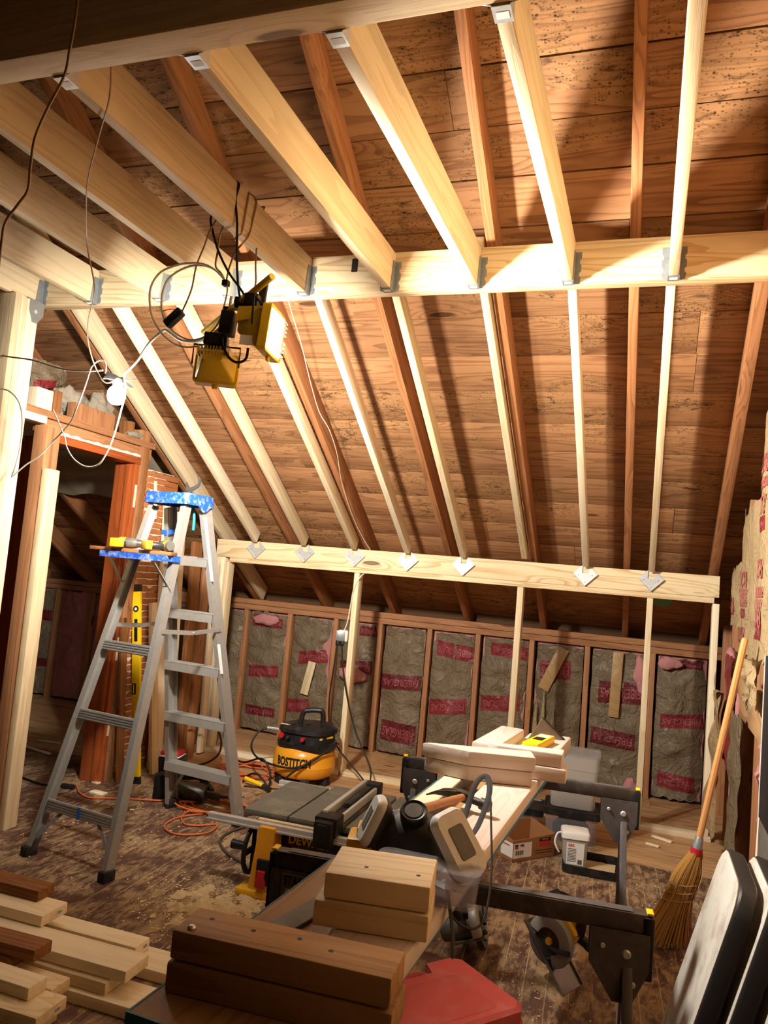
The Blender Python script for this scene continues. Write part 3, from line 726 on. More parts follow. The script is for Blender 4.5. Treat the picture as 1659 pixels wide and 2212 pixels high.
# door opening: jambs, head and stops
dj = thing('door_frame', 'varnished red-brown door frame in the left partition', 'door frame', (-3.29, 3.79, 0))
board('head_jamb', (-3.29, 3.39, 2.075), (-3.29, 4.22, 2.075), 0.15, 0.022, 'varnished_wood', parent=dj, bev=0.0015)
board('head_casing', (-3.212, 3.39, 2.085), (-3.212, 4.24, 2.085), 0.016, 0.045, 'varnished_wood', parent=dj, bev=0.003)
board('side_jamb', (-3.29, 4.205, 0.0), (-3.29, 4.205, 2.065), 0.155, 0.024, 'varnished_wood', parent=dj, up=(0, 1, 0), bev=0.0015)
board('door_stop', (-3.255, 4.187, 0.0), (-3.255, 4.187, 2.06), 0.036, 0.012, 'varnished_wood', parent=dj, up=(0, 1, 0), bev=0.003)
board('side_casing', (-3.218, 4.215, 0.0), (-3.218, 4.215, 2.09), 0.014, 0.045, 'varnished_wood', parent=dj, up=(0, 1, 0), bev=0.003)
board('side_jamb', (-3.29, 3.385, 0.0), (-3.29, 3.385, 2.065), 0.155, 0.024, 'varnished_wood', parent=dj, up=(0, 1, 0), bev=0.0015)
for i in range(4):
    mb = MB(); mb.box((-3.209, 4.222, 0.35+0.5*i), (0.006, 0.018, 0.11+0.04*(i % 2)), bev=0.002)
    put('paint_scar', mb, 'pale_lumber', dj, label='pale bare patch where trim was torn off')
for y, m, h, lb in ((4.262, 'old_stud_wood', 2.19, 'old stud beside the red door jamb, nearer the doorway'), (4.306, 'dark_lumber', 2.19, 'old grey-brown stud beside the red door jamb, next to the lath')):
    board('partition_stud', (-3.255, y, 0.0), (-3.255, y, h), 0.09, 0.04, m, lb, 'stud', 'old partition studs', up=(0, 1, 0), bev=0.002)
board('partition_stud', (-3.262, 4.66, 0.0), (-3.262, 4.66, 1.98), 0.09, 0.045, 'old_stud_wood', 'old stud at the far end of the lath', 'stud', 'old partition studs', up=(0, 1, 0), bev=0.002)
lp = thing('lath_panel', 'old wood lath with white plaster keys, behind the yellow level', 'lath', (-3.225, 4.48, 0))
mb = MB(); z = 0.06; rl = random.Random(4); gaps = []
while z < 2.06:
    w = rl.uniform(0.034, 0.041); mb.bar((-3.216, 4.33, z), (-3.216, 4.70, z+rl.uniform(-.006, .006)), 0.007, w, bev=0.001); gaps.append(z+w/2+0.002); z += w+0.006
put('lath_strips', mb, 'lath_wood', lp)
mb = MB()
for g in gaps:
    pts = []; n = 26; big = rl.random() < 0.25; y0, y1 = 4.335, 4.335+rl.uniform(0.2, 0.33)
    mb.grid(lambda u, v: (-3.213+0.004*v, y0+(y1-y0)*u, g+0.004-v*(0.005+(0.030 if big else 0.011)*max(0, noise.noise(V((u*6+g*31, g*17, 0)))))), n, 2)
put('plaster_keys', mb, 'plaster_white', lp)
# trimmer studs left of the opening
board('trimmer_stud', (-3.060, 3.295, 0.0), (-3.060, 3.295, 1.885), 0.04, 0.089, 'joist_wood', 'brown trimmer stud at far left, cut off below the top plate', 'stud', up=(0, 1, 0))
board('trimmer_stud', (-3.125, 3.275, 0.0), (-3.125, 3.275, 2.12), 0.089, 0.04, 'old_stud_wood', 'old brown stud behind the trimmer at far left', 'stud', up=(0, 1, 0), bev=0.002)
board('trimmer_stud', (-3.150, 3.345, 0.0), (-3.150, 3.345, 2.12), 0.115, 0.045, 'old_stud_wood', 'old stud at the left edge of the door opening, with a knot hole', 'stud', up=(0, 1, 0), bev=0.002)
# joist ends and old insulation on top of the plate
for y0, y1, z1, m, lb in ((3.30, 3.42, 2.345, 'pale_lumber', 'pale block standing on the old top plate beside the built-up post'), (3.43, 3.49, 2.36, 'dark_lumber', 'dark joist end on the top plate, next to the pale block'),
                          (3.62, 3.98, 2.335, 'old_stud_wood', 'long brown block on the old top plate under the bulb'), (4.12, 4.16, 2.33, 'dark_lumber', 'dark joist end near the far end of the top plate'), (4.24, 4.34, 2.30, 'old_stud_wood', 'short brown block at the far end of the top plate')):
    board('plate_block', (-3.27, (y0+y1)/2, 2.231), (-3.27, (y0+y1)/2, z1), 0.06 if y1-y0 > .2 else 0.09, y1-y0, m, lb, 'block', 'blocks on the old top plate', up=(0, 1, 0), bev=0.002)
fluff('grey clump of loose fill insulation on the top plate, left of the bulb', (-3.37, 3.70, 2.34), (0.06, 0.14, 0.10), 21, 'loose_fill', 'loose_fill', n=40, rough=0.5)
fluff('grey clump of loose fill insulation right behind the bulb', (-3.37, 3.98, 2.35), (0.06, 0.10, 0.11), 25, 'loose_fill', 'loose_fill', n=40, rough=0.5)
fluff('small grey crumbs of loose fill at the far end of the top plate', (-3.245, 4.19, 2.255), (0.035, 0.10, 0.024), 27, 'loose_fill', 'loose_fill', n=34, rough=0.5)
batt((-3.52, 3.52, 2.215), (0, 1, 0), (1, 0, 0), 0.30, 0.36, 71, 'dusty batt end with a red print, standing behind the top plate', [(.5, .7, .05, .6, 0, .1)], text=False, thick=0.05)
batt((-3.52, 4.02, 2.215), (0, 1, 0), (1, 0, 0), 0.26, 0.26, 72, 'dusty pinkish batt standing behind the bulb', [], text=False, thick=0.05, face='pink_fiberglass')
# ceiling of the next room: flat part and torn sloping part
mb = MB(); mb.box((-5.5, 0.6, 2.195), (4.1, 7.9, 0.012)); put('ceiling', mb, 'drywall', kind='structure')
mb = MB()
mb.grid(lambda u, v: (-7.5+4.1*u, 4.52+v*(0.50+0.035*noise.noise(V((u*22, 0, 3)))+0.02*noise.noise(V((u*70, 0, 3)))), rz_(4.52+v*(0.50+0.035*noise.noise(V((u*22, 0, 3)))), -0.012)), 120, 3)
mb.grid(lambda u, v: (-7.5+4.1*u, 4.52+v*0.46, rz_(4.52+v*0.46, -0.002)), 10, 1)
put('ceiling', mb, 'drywall', kind='structure')
# boards leaning against the partition behind the ladder
def lean(px, floor, top, w, h, mat, lb, up):
    board('leaning_board', floor, top, w, h, mat, lb, 'board', 'boards leaning on the partition', up=up)
lean(0, (-3.165, 4.71, 0.0), (-3.190, 4.60, 1.84), 0.038, 0.12, 'pale_lumber', 'pale leaning board, tallest of those behind the ladder', (0, 1, 0))
lean(0, (-3.150, 4.83, 0.0), (-3.185, 4.73, 1.80), 0.038, 0.09, 'joist_wood', 'brown leaning board right of the tallest pale one', (0, 1, 0))
lean(0, (-3.090, 4.60, 0.0), (-3.185, 4.52, 1.15), 0.03, 0.07, 'new_lumber', 'short knotty board leaning on the lath beside the ladder', (0, 1, 0))
lean(0, (-3.110, 4.93, 0.0), (-3.185, 4.98, 1.60), 0.038, 0.10, 'dark_lumber', 'dark brown leaning board between the ladder and the end posts', (0, 1, 0))
lean(0, (-3.130, 5.08, 0.0), (-3.170, 5.12, 1.62), 0.038, 0.075, 'old_stud_wood', 'reddish leaning board nearest the end posts', (0, 1, 0))
lean(0, (-3.120, 5.22, 0.02), (-3.150, 5.23, 1.46), 0.03, 0.06, 'pale_lumber', 'thin pale leaning board touching the low beam end', (0, 1, 0))
lean(0, (-3.18, 4.42, 0.52), (-3.195, 4.385, 0.92), 0.008, 0.03, 'pale_lumber', 'thin pale lath stick standing left of the yellow level', (0, 1, 0))
lean(0, (-3.19, 4.44, 1.72), (-3.205, 4.42, 1.98), 0.010, 0.03, 'pale_lumber', 'short pale stick stuck on the lath above the ladder shelf', (0, 1, 0))
lean(0, (-3.130, 4.29, 0.0), (-3.20, 4.24, 1.05), 0.02, 0.06, 'dark_lumber', 'dark narrow board leaning between the door jamb and the yellow level', (0, 1, 0))
board('nailer', (-3.20, 4.75, 0.03), (-3.20, 5.30, 0.03), 0.04, 0.06, 'old_stud_wood', 'old bottom plate of the partition behind the leaning boards', 'plate')
# right gable wall: studs, batts, torn paper
for i, y in enumerate((3.05, 3.60, 4.22, 4.84, 5.46, 6.05)):
    lb = ['gable stud nearest the viewer, mostly out of view', 'gable stud behind the broom handle top', 'gable stud left of the upside-down batt print', 'gable stud between the two paper-faced batts', 'gable stud beside the low beam end', 'gable stud in the corner bay'][i]
    board('gable_stud', (0.59, y, 0.0), (0.59, y, rz_(y)+0.05), 0.09, 0.042, 'old_stud_wood', lb, 'stud', 'gable wall studs', up=(0, 1, 0), bev=0.002)
def gab(ya, yb, z0, seed, lb, cols, bands=(), mat='kraft_light', thick=0.05):
    batt((0.535, yb, z0), (0, -1, 0), (-1, 0, 0), yb-ya, rz_(yb)-0.06-z0, seed, lb, bands, 'gable wall batts', rag=0.06, bulge=0.035, depth=0.008, thick=thick, face=mat, cols=cols)
gab(3.63, 4.19, 1.22, 81, 'paper-faced gable batt with the big upside-down print, nearest the viewer', [('R21', 0.13, 0.42, 0.375, 0.20), ('FIBERGLAS', 0.07, 0.42, 0.28, 0.26), ('KRAFT FACED', 0.06, 0.42, 0.235, 0.26), ('R 21', 0.13, 0.42, 0.18, 0.20),
    ('R21', 0.13, 0.42, 0.80, 0.20), ('FIBERGLAS', 0.07, 0.42, 0.72, 0.26), ('R 21', 0.13, 0.42, 0.63, 0.20)], [(.09, .155, .32, .62, 0, 0), (.52, .58, .32, .62, 0, 0)])
gab(4.25, 4.81, 1.16, 82, 'paper-faced gable batt in the middle, faded print', [('R21', 0.12, 0.5, 0.55, 0.20), ('FIBERGLAS', 0.07, 0.5, 0.46, 0.26), ('KRAFT FACED', 0.06, 0.5, 0.40, 0.26), ('R21', 0.12, 0.5, 0.20, 0.2)], [(.30, .36, .35, .65, 0, 0)])
gab(4.87, 5.30, 1.35, 83, 'paper-faced gable batt above the end of the low beam', [('R21', 0.12, 0.5, 0.4, 0.18)], [(.2, .3, .3, .7, 0, 0)])
gab(3.08, 3.57, 1.30, 84, 'paper-faced gable batt at the right edge of the picture', [('R21', 0.13, 0.5, 0.3, 0.2)], [])
batt((0.60, 4.18, 0.03), (0, -1, 0), (-1, 0, 0), 0.54, 0.95, 91, 'bare pink batt low in the nearest gable bay, right of the broom handle', (), 'gable wall batts', rag=0.05, bulge=0.04, depth=0.03, thick=0.04, face='pink_fiberglass', text=False)
# lower part: ragged paper and bared wool between the studs
def flap(pts_fn, label, mat='kraft_light', nu=10, nv=26):
    mb = MB(); mb.grid(pts_fn, nu, nv); return put('torn_paper', mb, mat, None, label, 'paper', 'torn paper on the gable wall', ang=70)
flap(lambda u, v: (0.46+0.05*noise.noise(V((u*3, v*4, 1)))-0.05*(1-v)*u, 5.05+0.30*u+0.04*noise.noise(V((v*6, 3, 1))), 0.12+0.82*v+0.06*noise.noise(V((u*5, 9, 1)))), 'curled paper flap hanging beside the end post, behind the broom handle', 'kraft_light')
flap(lambda u, v: (0.49+0.03*noise.noise(V((u*4, v*5, 4))), 4.30+0.46*u+0.03*noise.noise(V((v*7, 3, 6))), 0.05+0.85*v+0.07*noise.noise(V((u*6, 9, 4)))), 'paper sheet left on the gable wall low behind the broom handle', 'kraft_paper')
flap(lambda u, v: (0.47+0.05*noise.noise(V((u*4, v*4, 8))), 3.68+0.42*u+0.03*noise.noise(V((v*7, 3, 9))), 1.02+0.22*v+0.06*noise.noise(V((u*6, 9, 7)))), 'crumpled paper bunch hanging under the nearest gable batt', 'kraft_light')
flap(lambda u, v: (0.50+0.03*noise.noise(V((u*4, v*4, 18))), 4.88+0.40*u+0.03*noise.noise(V((v*7, 3, 19))), 0.55+0.62*v+0.06*noise.noise(V((u*6, 9, 17)))), 'red printed paper piece between the gable studs near the end post', 'kraft_red')
def wool(y, z, ry, rzv, seed, lb): fluff(lb, (0.535, y, z), (0.03, ry, rzv), seed, n=26, rough=0.45)
wool(4.84, 0.50, 0.035, 0.46, 31, 'long strip of pink wool down the gable stud behind the broom')
wool(3.62, 0.62, 0.05, 0.30, 33, 'pink wool hanging beside the white trim sticks')
wool(5.35, 1.15, 0.06, 0.06, 35, 'pink wool scrap at the torn paper near the end post')
wool(4.40, 1.12, 0.05, 0.05, 36, 'pink wool scrap left of the broom handle top')
board('gable_strip', (0.545, 3.35, 0.96), (0.545, 5.42, 0.98), 0.02, 0.22, 'subfloor_wood', 'bare brown board across the gable studs behind the broom handle', 'board', bev=0.002)

# ================================================================== stepladder
LR = rotz(math.radians(-7.1)); LO = V((-2.40, 3.54, 0))
lad = thing('stepladder', 'paint-spotted aluminium stepladder with a blue top, standing in front of the doorway', 'ladder', LO, math.radians(-7.1))
def LM(): return MB(LR, LO)
def rail_pt(side, lr, z):
    f = z/1.75
    if side == 'rear': return V((lr*(0.262+f*(0.125-0.262)), -0.497+f*0.427, z))
    return V((lr*(0.26+f*(0.135-0.26)), 0.497-f*0.427, z))
for side in ('rear', 'climb'):
    for lr in (-1, 1):
        a, b = rail_pt(side, lr, 0.035), rail_pt(side, lr, 1.745)
        m = LM(); d = (b-a).normalized()
        wdt, dep = (0.030, 0.052) if side == 'rear' else (0.028, 0.075)
        B = basis(d, (0, 1, 0)); L = (b-a).length
        # ribbed channel section
        sec = [(-dep/2, 0), (-dep/2, wdt), (-dep/2+0.003, wdt), (-dep/2+0.003, 0.004)]
        for k in range(4):
            y0 = -dep/2+0.003+(dep-0.006)*(k+0.25)/4; y1 = -dep/2+0.003+(dep-0.006)*(k+0.75)/4
            sec += [(y0, 0.004), (y0+0.001, 0.0015), (y1-0.001, 0.0015), (y1, 0.004)]
        sec += [(dep/2-0.003, 0.004), (dep/2-0.003, wdt), (dep/2, wdt), (dep/2, 0)]
        rings = []
        for p in (a, b): rings.append([p+B @ V((0, -lr*s_*1.0+lr*0.0, t_)) for t_, s_ in sec])
        m.loft(rings); put('rail', m, 'aluminium', lad, ang=25)
        f0 = rail_pt(side, lr, 0.0); m = LM()
        m.box(f0+V((-lr*0.012, 0, 0.024)), (0.044, dep+0.016, 0.048), bev=0.004); put('rubber_foot', m, 'rubber', lad)
for k in range(5):
    z = 0.285+0.298*k
    a, b = rail_pt('climb', -1, z), rail_pt('climb', 1, z)
    m = LM(); c = (a+b)/2; w = (b-a).length-0.01
    m.box(c+V((0, -0.005, 0.0)), (w, 0.085, 0.004)); m.box(c+V((0, -0.046, -0.022)), (w, 0.003, 0.046)); m.box(c+V((0, 0.036, -0.022)), (w, 0.003, 0.046))
    for q in range(5): m.box(c+V((0, -0.038+0.016*q, 0.003)), (w, 0.005, 0.003))
    put('step', m, 'aluminium', lad, smooth=False)
for z in (0.235, 0.66, 1.0):
    a, b = rail_pt('rear', -1, z), rail_pt('rear', 1, z)
    m = LM(); m.box((a+b)/2+V((0, -0.01, 0)), ((b-a).length-0.01, 0.012, 0.052))
    for q in range(4): m.box((a+b)/2+V((0, -0.017, -0.019+0.0127*q)), ((b-a).length-0.01, 0.003, 0.006))
    put('rear_brace', m, 'aluminium', lad, smooth=False)
for side, zz in (('rear', 0.22), ('climb', 0.265)):
    for lr in (-1, 1):
        m = LM(); a = rail_pt(side, lr, 0.07); b = rail_pt(side, lr*0.45, zz); m.bar(a, b, 0.004, 0.02, (1, 0, 0)); put('diagonal_brace', m, 'aluminium', lad, smooth=False)
for lr in (-1, 1):
    a, b = rail_pt('rear', lr, 1.10), rail_pt('climb', lr, 1.10); c = (a+b)/2+V((lr*0.012, 0, -0.012))
    m = LM(); m.bar(a+V((lr*0.006, 0, 0)), c, 0.003, 0.022); m.bar(c, b+V((lr*0.006, 0, 0)), 0.003, 0.022); m.cyl(c+V((-0.005, 0, 0)), c+V((0.008, 0, 0)), 0.006, 10)
    put('spreader', m, 'aluminium', lad, smooth=False)
# blue top cap
m = LM()
m.prism(rrect(0.29, 0.225, 0.02), 0.012, (0, 0, 1.800))
rim = []
for (w, d, z) in ((0.300, 0.235, 1.752), (0.292, 0.227, 1.808)): rim.append([V((x, y, z)) for x, y in rrect(w, d, 0.022)])
m.loft([rim[0], rim[1]], cap=False)
inn = [V((x*0.96, y*0.95, 1.752)) for x, y in rrect(0.300, 0.235, 0.022)]; m.loft([rim[0], inn, [p+V((0, 0, 0.05)) for p in inn]], cap=False)
put('top_cap', m, 'blue_plastic', lad)
m = LM(); m.prism([(-0.055, 0), (0.055, 0), (0.03, -0.022), (0.012, -0.034), (-0.012, -0.034), (-0.03, -0.022)], 0.006, (0.144, 0.03, 1.757), Matrix(((0, 0, 1), (1, 0, 0), (0, 1, 0)))); put('cap_tab', m, 'blue_plastic', lad)
# tool shelf
m = LM()
m.box((0, -0.245, 1.452), (0.318, 0.235, 0.008)); m.box((0, -0.360, 1.462), (0.318, 0.010, 0.030)); m.box((0.155, -0.245, 1.462), (0.010, 0.235, 0.030)); m.box((-0.155, -0.245, 1.462), (0.010, 0.235, 0.030)); m.box((0, -0.132, 1.462), (0.318, 0.010, 0.030))
put('tool_shelf', m, 'blue_plastic', lad, smooth=False)
for lr in (-1, 1):
    m = LM(); m.bar(rail_pt('rear', lr, 1.30)+V((0, 0, 0)), (lr*0.140, -0.31, 1.448), 0.004, 0.016, (1, 0, 0)); put('shelf_brace', m, 'aluminium', lad, smooth=False)
    m = LM(); m.prism([(0, 0), (0.16, 0), (0.12, -0.05), (0.03, -0.05)], 0.003, (lr*0.142, -0.14, 1.485), Matrix(((0, 0, 1), (1, 0, 0), (0, 1, 0)))); put('shelf_bracket', m, 'aluminium', lad, smooth=False)
m = LM(); m.bar(rail_pt('climb', -1, 1.58)*1.0+V((0.03, -0.02, 0.06)), rail_pt('climb', -1, 1.58)+V((0.045, 0.03, 0.07)), 0.05, 0.02); 
m.bm.free()
a, b = rail_pt('climb', -1, 1.60), rail_pt('climb', -1, 1.625)
m = LM(); m.bar(a+V((0.006, -0.004, 0)), b+V((0.006, -0.004, 0)), 0.036, 0.082, (0, 1, 0)); put('tape_band', m, 'blue_tape', lad, label='torn blue masking tape', smooth=False)
a, b = (rail_pt('rear', -1, 0.235)+rail_pt('rear', 1, 0.235))/2+V((0, -0.02, -0.028)), (rail_pt('rear', -1, 0.235)+rail_pt('rear', 1, 0.235))/2+V((0, -0.02, 0.028))
m = LM(); m.bar(a, b, 0.018, 0.003, (0, 1, 0)); put('tape_band', m, 'blue_tape', lad, label='blue tape on the lower rear brace', smooth=False)
for z0, z1 in ((1.36, 1.70), (0.86, 1.02)):
    a, b = rail_pt('climb', 1, z0), rail_pt('climb', 1, z1)
    m = LM(); m.bar(a+V((0.004, -0.036, 0)), b+V((0.004, -0.036, 0)), 0.026, 0.003, (0, 1, 0)); put('sticker', m, 'label_white', lad, label='worn pale sticker on the rail', smooth=False)
# loose scrap plank on the shelf with two drivers on it
o = board('scrap_plank', LR @ V((-0.235, -0.335, 1.487))+LO, LR @ V((0.165, -0.185, 1.487))+LO, 0.09, 0.018, 'dark_lumber', 'short scrap plank lying across the blue ladder shelf', 'board', bev=0.002)
def cordless(name, label, c, rz, mirror=1):
    """small drill driver lying on its side: body, nose, grip, battery"""
    R = rotz(rz); t = thing(name, label, 'power tool', c, rz, 'cordless drivers on the ladder shelf')
    W = lambda: MB(R, V(c))
    m = W(); m.lathe([(0, -0.055), (0.022, -0.055), (0.027, -0.045), (0.027, 0.03), (0.022, 0.05), (0, 0.05)], (0, 0, 0.028), Matrix(((0, 0, 1), (0, 1, 0), (-1, 0, 0))), 18); put('motor_body', m, 'tool_grey', t)
    m = W(); m.lathe([(0, 0.05), (0.020, 0.05), (0.019, 0.075), (0.013, 0.09), (0.008, 0.115), (0, 0.116)], (0, 0, 0.028), Matrix(((0, 0, 1), (0, 1, 0), (-1, 0, 0))), 18); put('chuck', m, 'steel', t)
    m = W(); m.box((-0.012, -0.058*mirror, 0.022), (0.034, 0.085, 0.030), rotz(0.2*mirror), bev=0.008); put('grip', m, 'black_plastic', t)
    m = W(); m.box((-0.020, -0.112*mirror, 0.024), (0.064, 0.036, 0.044), bev=0.006); put('battery', m, 'tool_yellow', t)
    m = W(); m.lathe([(0.0278, -0.04), (0.0285, -0.035), (0.0285, -0.015), (0.0278, -0.01)], (0, 0, 0.028), Matrix(((0, 0, 1), (0, 1, 0), (-1, 0, 0))), 18); put('yellow_band', m, 'tool_yellow', t)
cordless('drill_driver', 'yellow and grey drill at the outer end of the ladder shelf, battery towards the viewer', LR @ V((-0.085, -0.255, 1.497))+LO, math.radians(20))
cordless('impact_driver', 'small grey and yellow driver at the inner end of the ladder shelf', LR @ V((0.11, -0.19, 1.497))+LO, math.radians(150), -1)
# slip joint pliers stuck through the cap
pl = thing('pliers', 'pliers with teal handles hanging through the ladder top, jaws upwards', 'pliers', LR @ V((0.055, 0.03, 1.62))+LO, math.radians(-7.1))
m = LM()
jaw = [(-0.010, 1.815), (0.012, 1.80), (0.030, 1.835), (0.060, 1.850), (0.078, 1.865), (0.084, 1.89), (0.072, 1.915), (0.060, 1.918), (0.070, 1.90), (0.070, 1.880), (0.055, 1.868), (0.030, 1.858), (0.012, 1.850), (0.002, 1.868), (-0.012, 1.885), (-0.008, 1.85)]
m.prism([(x+0.02, z) for x, z in jaw], 0.010, (0, 0.035, 0), Matrix(((1, 0, 0), (0, 0, -1), (0, 1, 0)))); put('jaws', m, 'steel', pl)
m = LM(); m.cyl((0.022, 0.022, 1.828), (0.022, 0.038, 1.828), 0.009, 14); put('pivot', m, 'dark_steel', pl)
for pts in (((0.02, 0.03, 1.81), (0.012, 0.03, 1.74), (-0.005, 0.03, 1.69), (-0.014, 0.03, 1.655)), ((0.03, 0.03, 1.81), (0.072, 0.03, 1.74), (0.086, 0.03, 1.69), (0.088, 0.03, 1.625))):
    m = LM(); m.tube([V(p) for p in pts], 0.0075, 10, 6); put('handle', m, 'teal_plastic', pl)

# ================================================================== lamps
def area(name, loc, dirv, power, col, sx=0.13, sy=0.09, parent=None, spread=165):
    l = bpy.data.lights.new(name, 'AREA'); l.shape = 'RECTANGLE'; l.size = sx; l.size_y = sy; l.energy = power; l.color = col; l.spread = math.radians(spread)
    o = bpy.data.objects.new(name, l); COL.objects.link(o)
    q = V(dirv).to_track_quat('-Z', 'Z'); W = Matrix.LocRotScale(V(loc), q, None)
    if parent is not None: o.parent = parent; W = wmat(parent).inverted() @ W
    o.location, r, _ = W.decompose(); o.rotation_euler = r.to_euler(); return o
C1, N1 = V((-1.340, 2.470, 2.323)), V((0.95, 0.17, -0.06)).normalized()
C2, N2 = V((-1.634, 2.570, 2.209)), V((-0.36, 0.91, -0.16)).normalized()
wl = thing('work_light', 'twin yellow halogen work lights clamped to one bar, hanging under a joist', 'lamp', ((-1.524, 2.500, 2.413)[0], 2.5, 2.2))
m = MB(); m.tube([(-1.318, 2.360, 2.498), (-1.736, 2.600, 2.382)], 0.0125, 14); put('crossbar', m, 'lamp_yellow', wl)
def head(C, N, w, h, power, label, upv=(0, 0, 1)):
    B = basis(N, upv)                                              # x = beam direction, y = side, z = up
    P = lambda x, y, z: C + B @ V((x, y, z))
    def ring(x, ww, hh, r=0.012, z0=0.0): return [P(x, a, b+z0) for a, b in rrect(ww, hh, r, 3)]
    m = MB(); m.loft([ring(-0.135, w*0.42, h*0.30, 0.01, h*0.06), ring(-0.125, w*0.50, h*0.38, 0.01, h*0.05), ring(-0.045, w*0.86, h*0.84), ring(-0.030, w*0.88, h*0.88)])
    hd = put('lamp_head', m, 'lamp_yellow', wl, label=label, ang=40)
    m = MB(); m.loft([ring(-0.032, w, h, 0.014), ring(0.0, w, h, 0.014), ring(0.0, w*0.88, h*0.86, 0.01), ring(-0.02, w*0.84, h*0.82, 0.01)], cap=True); put('front_frame', m, 'lamp_yellow', hd)
    m = MB(); m.loft([ring(-0.006, w*0.86, h*0.84, 0.01), ring(-0.003, w*0.86, h*0.84, 0.01)]); put('glass', m, 'lamp_glass', hd)
    for k in range(9):
        if 3 < k < 5: continue
        z = -h*0.36+h*0.72*k/8
        m = MB(); m.tube([P(0.004, -w*0.43, z), P(0.016, -w*0.40, z), P(0.016, w*0.40, z), P(0.004, w*0.43, z)], 0.0013, 6); put('guard_wire', m, 'dark_steel', hd)
    for k in range(11):                                            # cooling fins above the reflector
        y = -w*0.34+w*0.68*k/10
        m = MB(); m.prism([(-0.138, h*0.08), (-0.050, h*0.20), (-0.046, h*0.455), (-0.134, h*0.40)], 0.003, P(0, y-0.0015, 0), B @ Matrix(((1, 0, 0), (0, 0, 1), (0, 1, 0))).transposed().transposed()); put('cooling_fin', m, 'lamp_yellow', hd, smooth=False)
    m = MB(); m.box(P(-0.100, 0, h*0.46+0.026), (0.055, w*0.52, 0.050), B, bev=0.005); put('wiring_box', m, 'black_plastic', hd)
    m = MB(); m.box(P(-0.016, 0, -h*0.54), (0.012, 0.022, 0.02), B, bev=0.003); put('latch', m, 'lamp_yellow', hd)
    m = MB(); m.tube([P(-0.06, -w*0.52, 0.0), P(-0.07, -w*0.52, h*0.62), P(-0.07, w*0.52, h*0.62), P(-0.06, w*0.52, 0.0)], 0.004, 8); put('yoke', m, 'matt_black', hd)
    area('lamp_beam', C+N*0.003, N, power, WARM, w*0.8, h*0.78, wl, 142)
    return P
P1 = head(C1, N1, 0.190, 0.175, POWER_SIDE, 'yellow lamp head facing right, lit glass visible')
P2 = head(C2, N2, 0.172, 0.125, POWER_BACK, 'yellow lamp head seen from behind, lit towards the roof')
m = MB(); m.box(P1(-0.075, 0, 0.005+0.13), (0.030, 0.016, 0.12), basis(N1), bev=0.003); put('clamp_bracket', m, 'black_plastic', wl)
m = MB(); m.box(P1(-0.19, 0.0, 0.02), (0.05, 0.06, 0.09), basis(N1), bev=0.006); put('swivel', m, 'black_plastic', wl)
m = MB(); m.box((-1.503, 2.470, 2.443), (0.045, 0.045, 0.045), rotz(0.5), bev=0.006); put('cord_box', m, 'black_plastic', wl)
m = MB(); m.cyl((-1.526, 2.470, 2.453), (-1.490, 2.470, 2.448), 0.012, 14); put('cord_gland', m, 'black_plastic', wl)
m = MB(); m.box(V((-1.581, 2.520, 2.403)), (0.04, 0.05, 0.09), rotz(0.4), bev=0.005); put('swivel', m, 'black_plastic', wl)
m = MB(); m.tube([(-1.559, 2.460, 2.310), (-1.552, 2.460, 2.277), (-1.516, 2.460, 2.229), (-1.479, 2.460, 2.214), (-1.449, 2.460, 2.228), (-1.444, 2.460, 2.268)], 0.005, 8, 6); put('lamp_lead', m, 'black_cable', wl)
m = MB(); m.prism([(-0.03, -0.018), (0.03, -0.018), (0.03, 0.018), (-0.03, 0.018)], 0.001, P1(-0.075, -0.075, -0.055), basis(N1, (0, 0, 1)) @ Matrix.Rotation(math.radians(90), 3, 'X')); put('rating_label', m, 'label_white', wl, smooth=False, label='white rating label on the lamp side')
# LED bulb in a clamp socket
bl_ = thing('bulb_lamp', 'bare glowing bulb in a clamp socket hanging from cables left of the work lights', 'lamp', (-2.212, 2.700, 2.195))
BC = V((-2.206, 2.700, 2.150))
m = MB(); m.lathe([(0, -0.046), (0.018, -0.043), (0.033, -0.030), (0.039, -0.010), (0.038, 0.010), (0.030, 0.026), (0.019, 0.036), (0.016, 0.040)], BC, n=24); put('bulb', m, 'bulb_glass', bl_)
m = MB(); m.lathe([(0.018, 0.036), (0.021, 0.042), (0.021, 0.062), (0.013, 0.070), (0, 0.071)], BC, n=20); put('socket', m, 'bulb_base', bl_)
for s in (-1, 1):
    m = MB(); m.prism([(-0.05, 0.062), (0.0, 0.064), (0.055, 0.052+0.02*s), (0.07, 0.058+0.02*s), (0.0, 0.078), (-0.055, 0.085+0.012*s), (-0.062, 0.072+0.012*s)], 0.014, BC+V((0, 0.007+0.006*s, 0)), Matrix(((0.9, 0, 0.43), (0.43, 0, -0.9), (0, 1, 0)))); put('spring_clamp', m, 'steel', bl_, smooth=False)

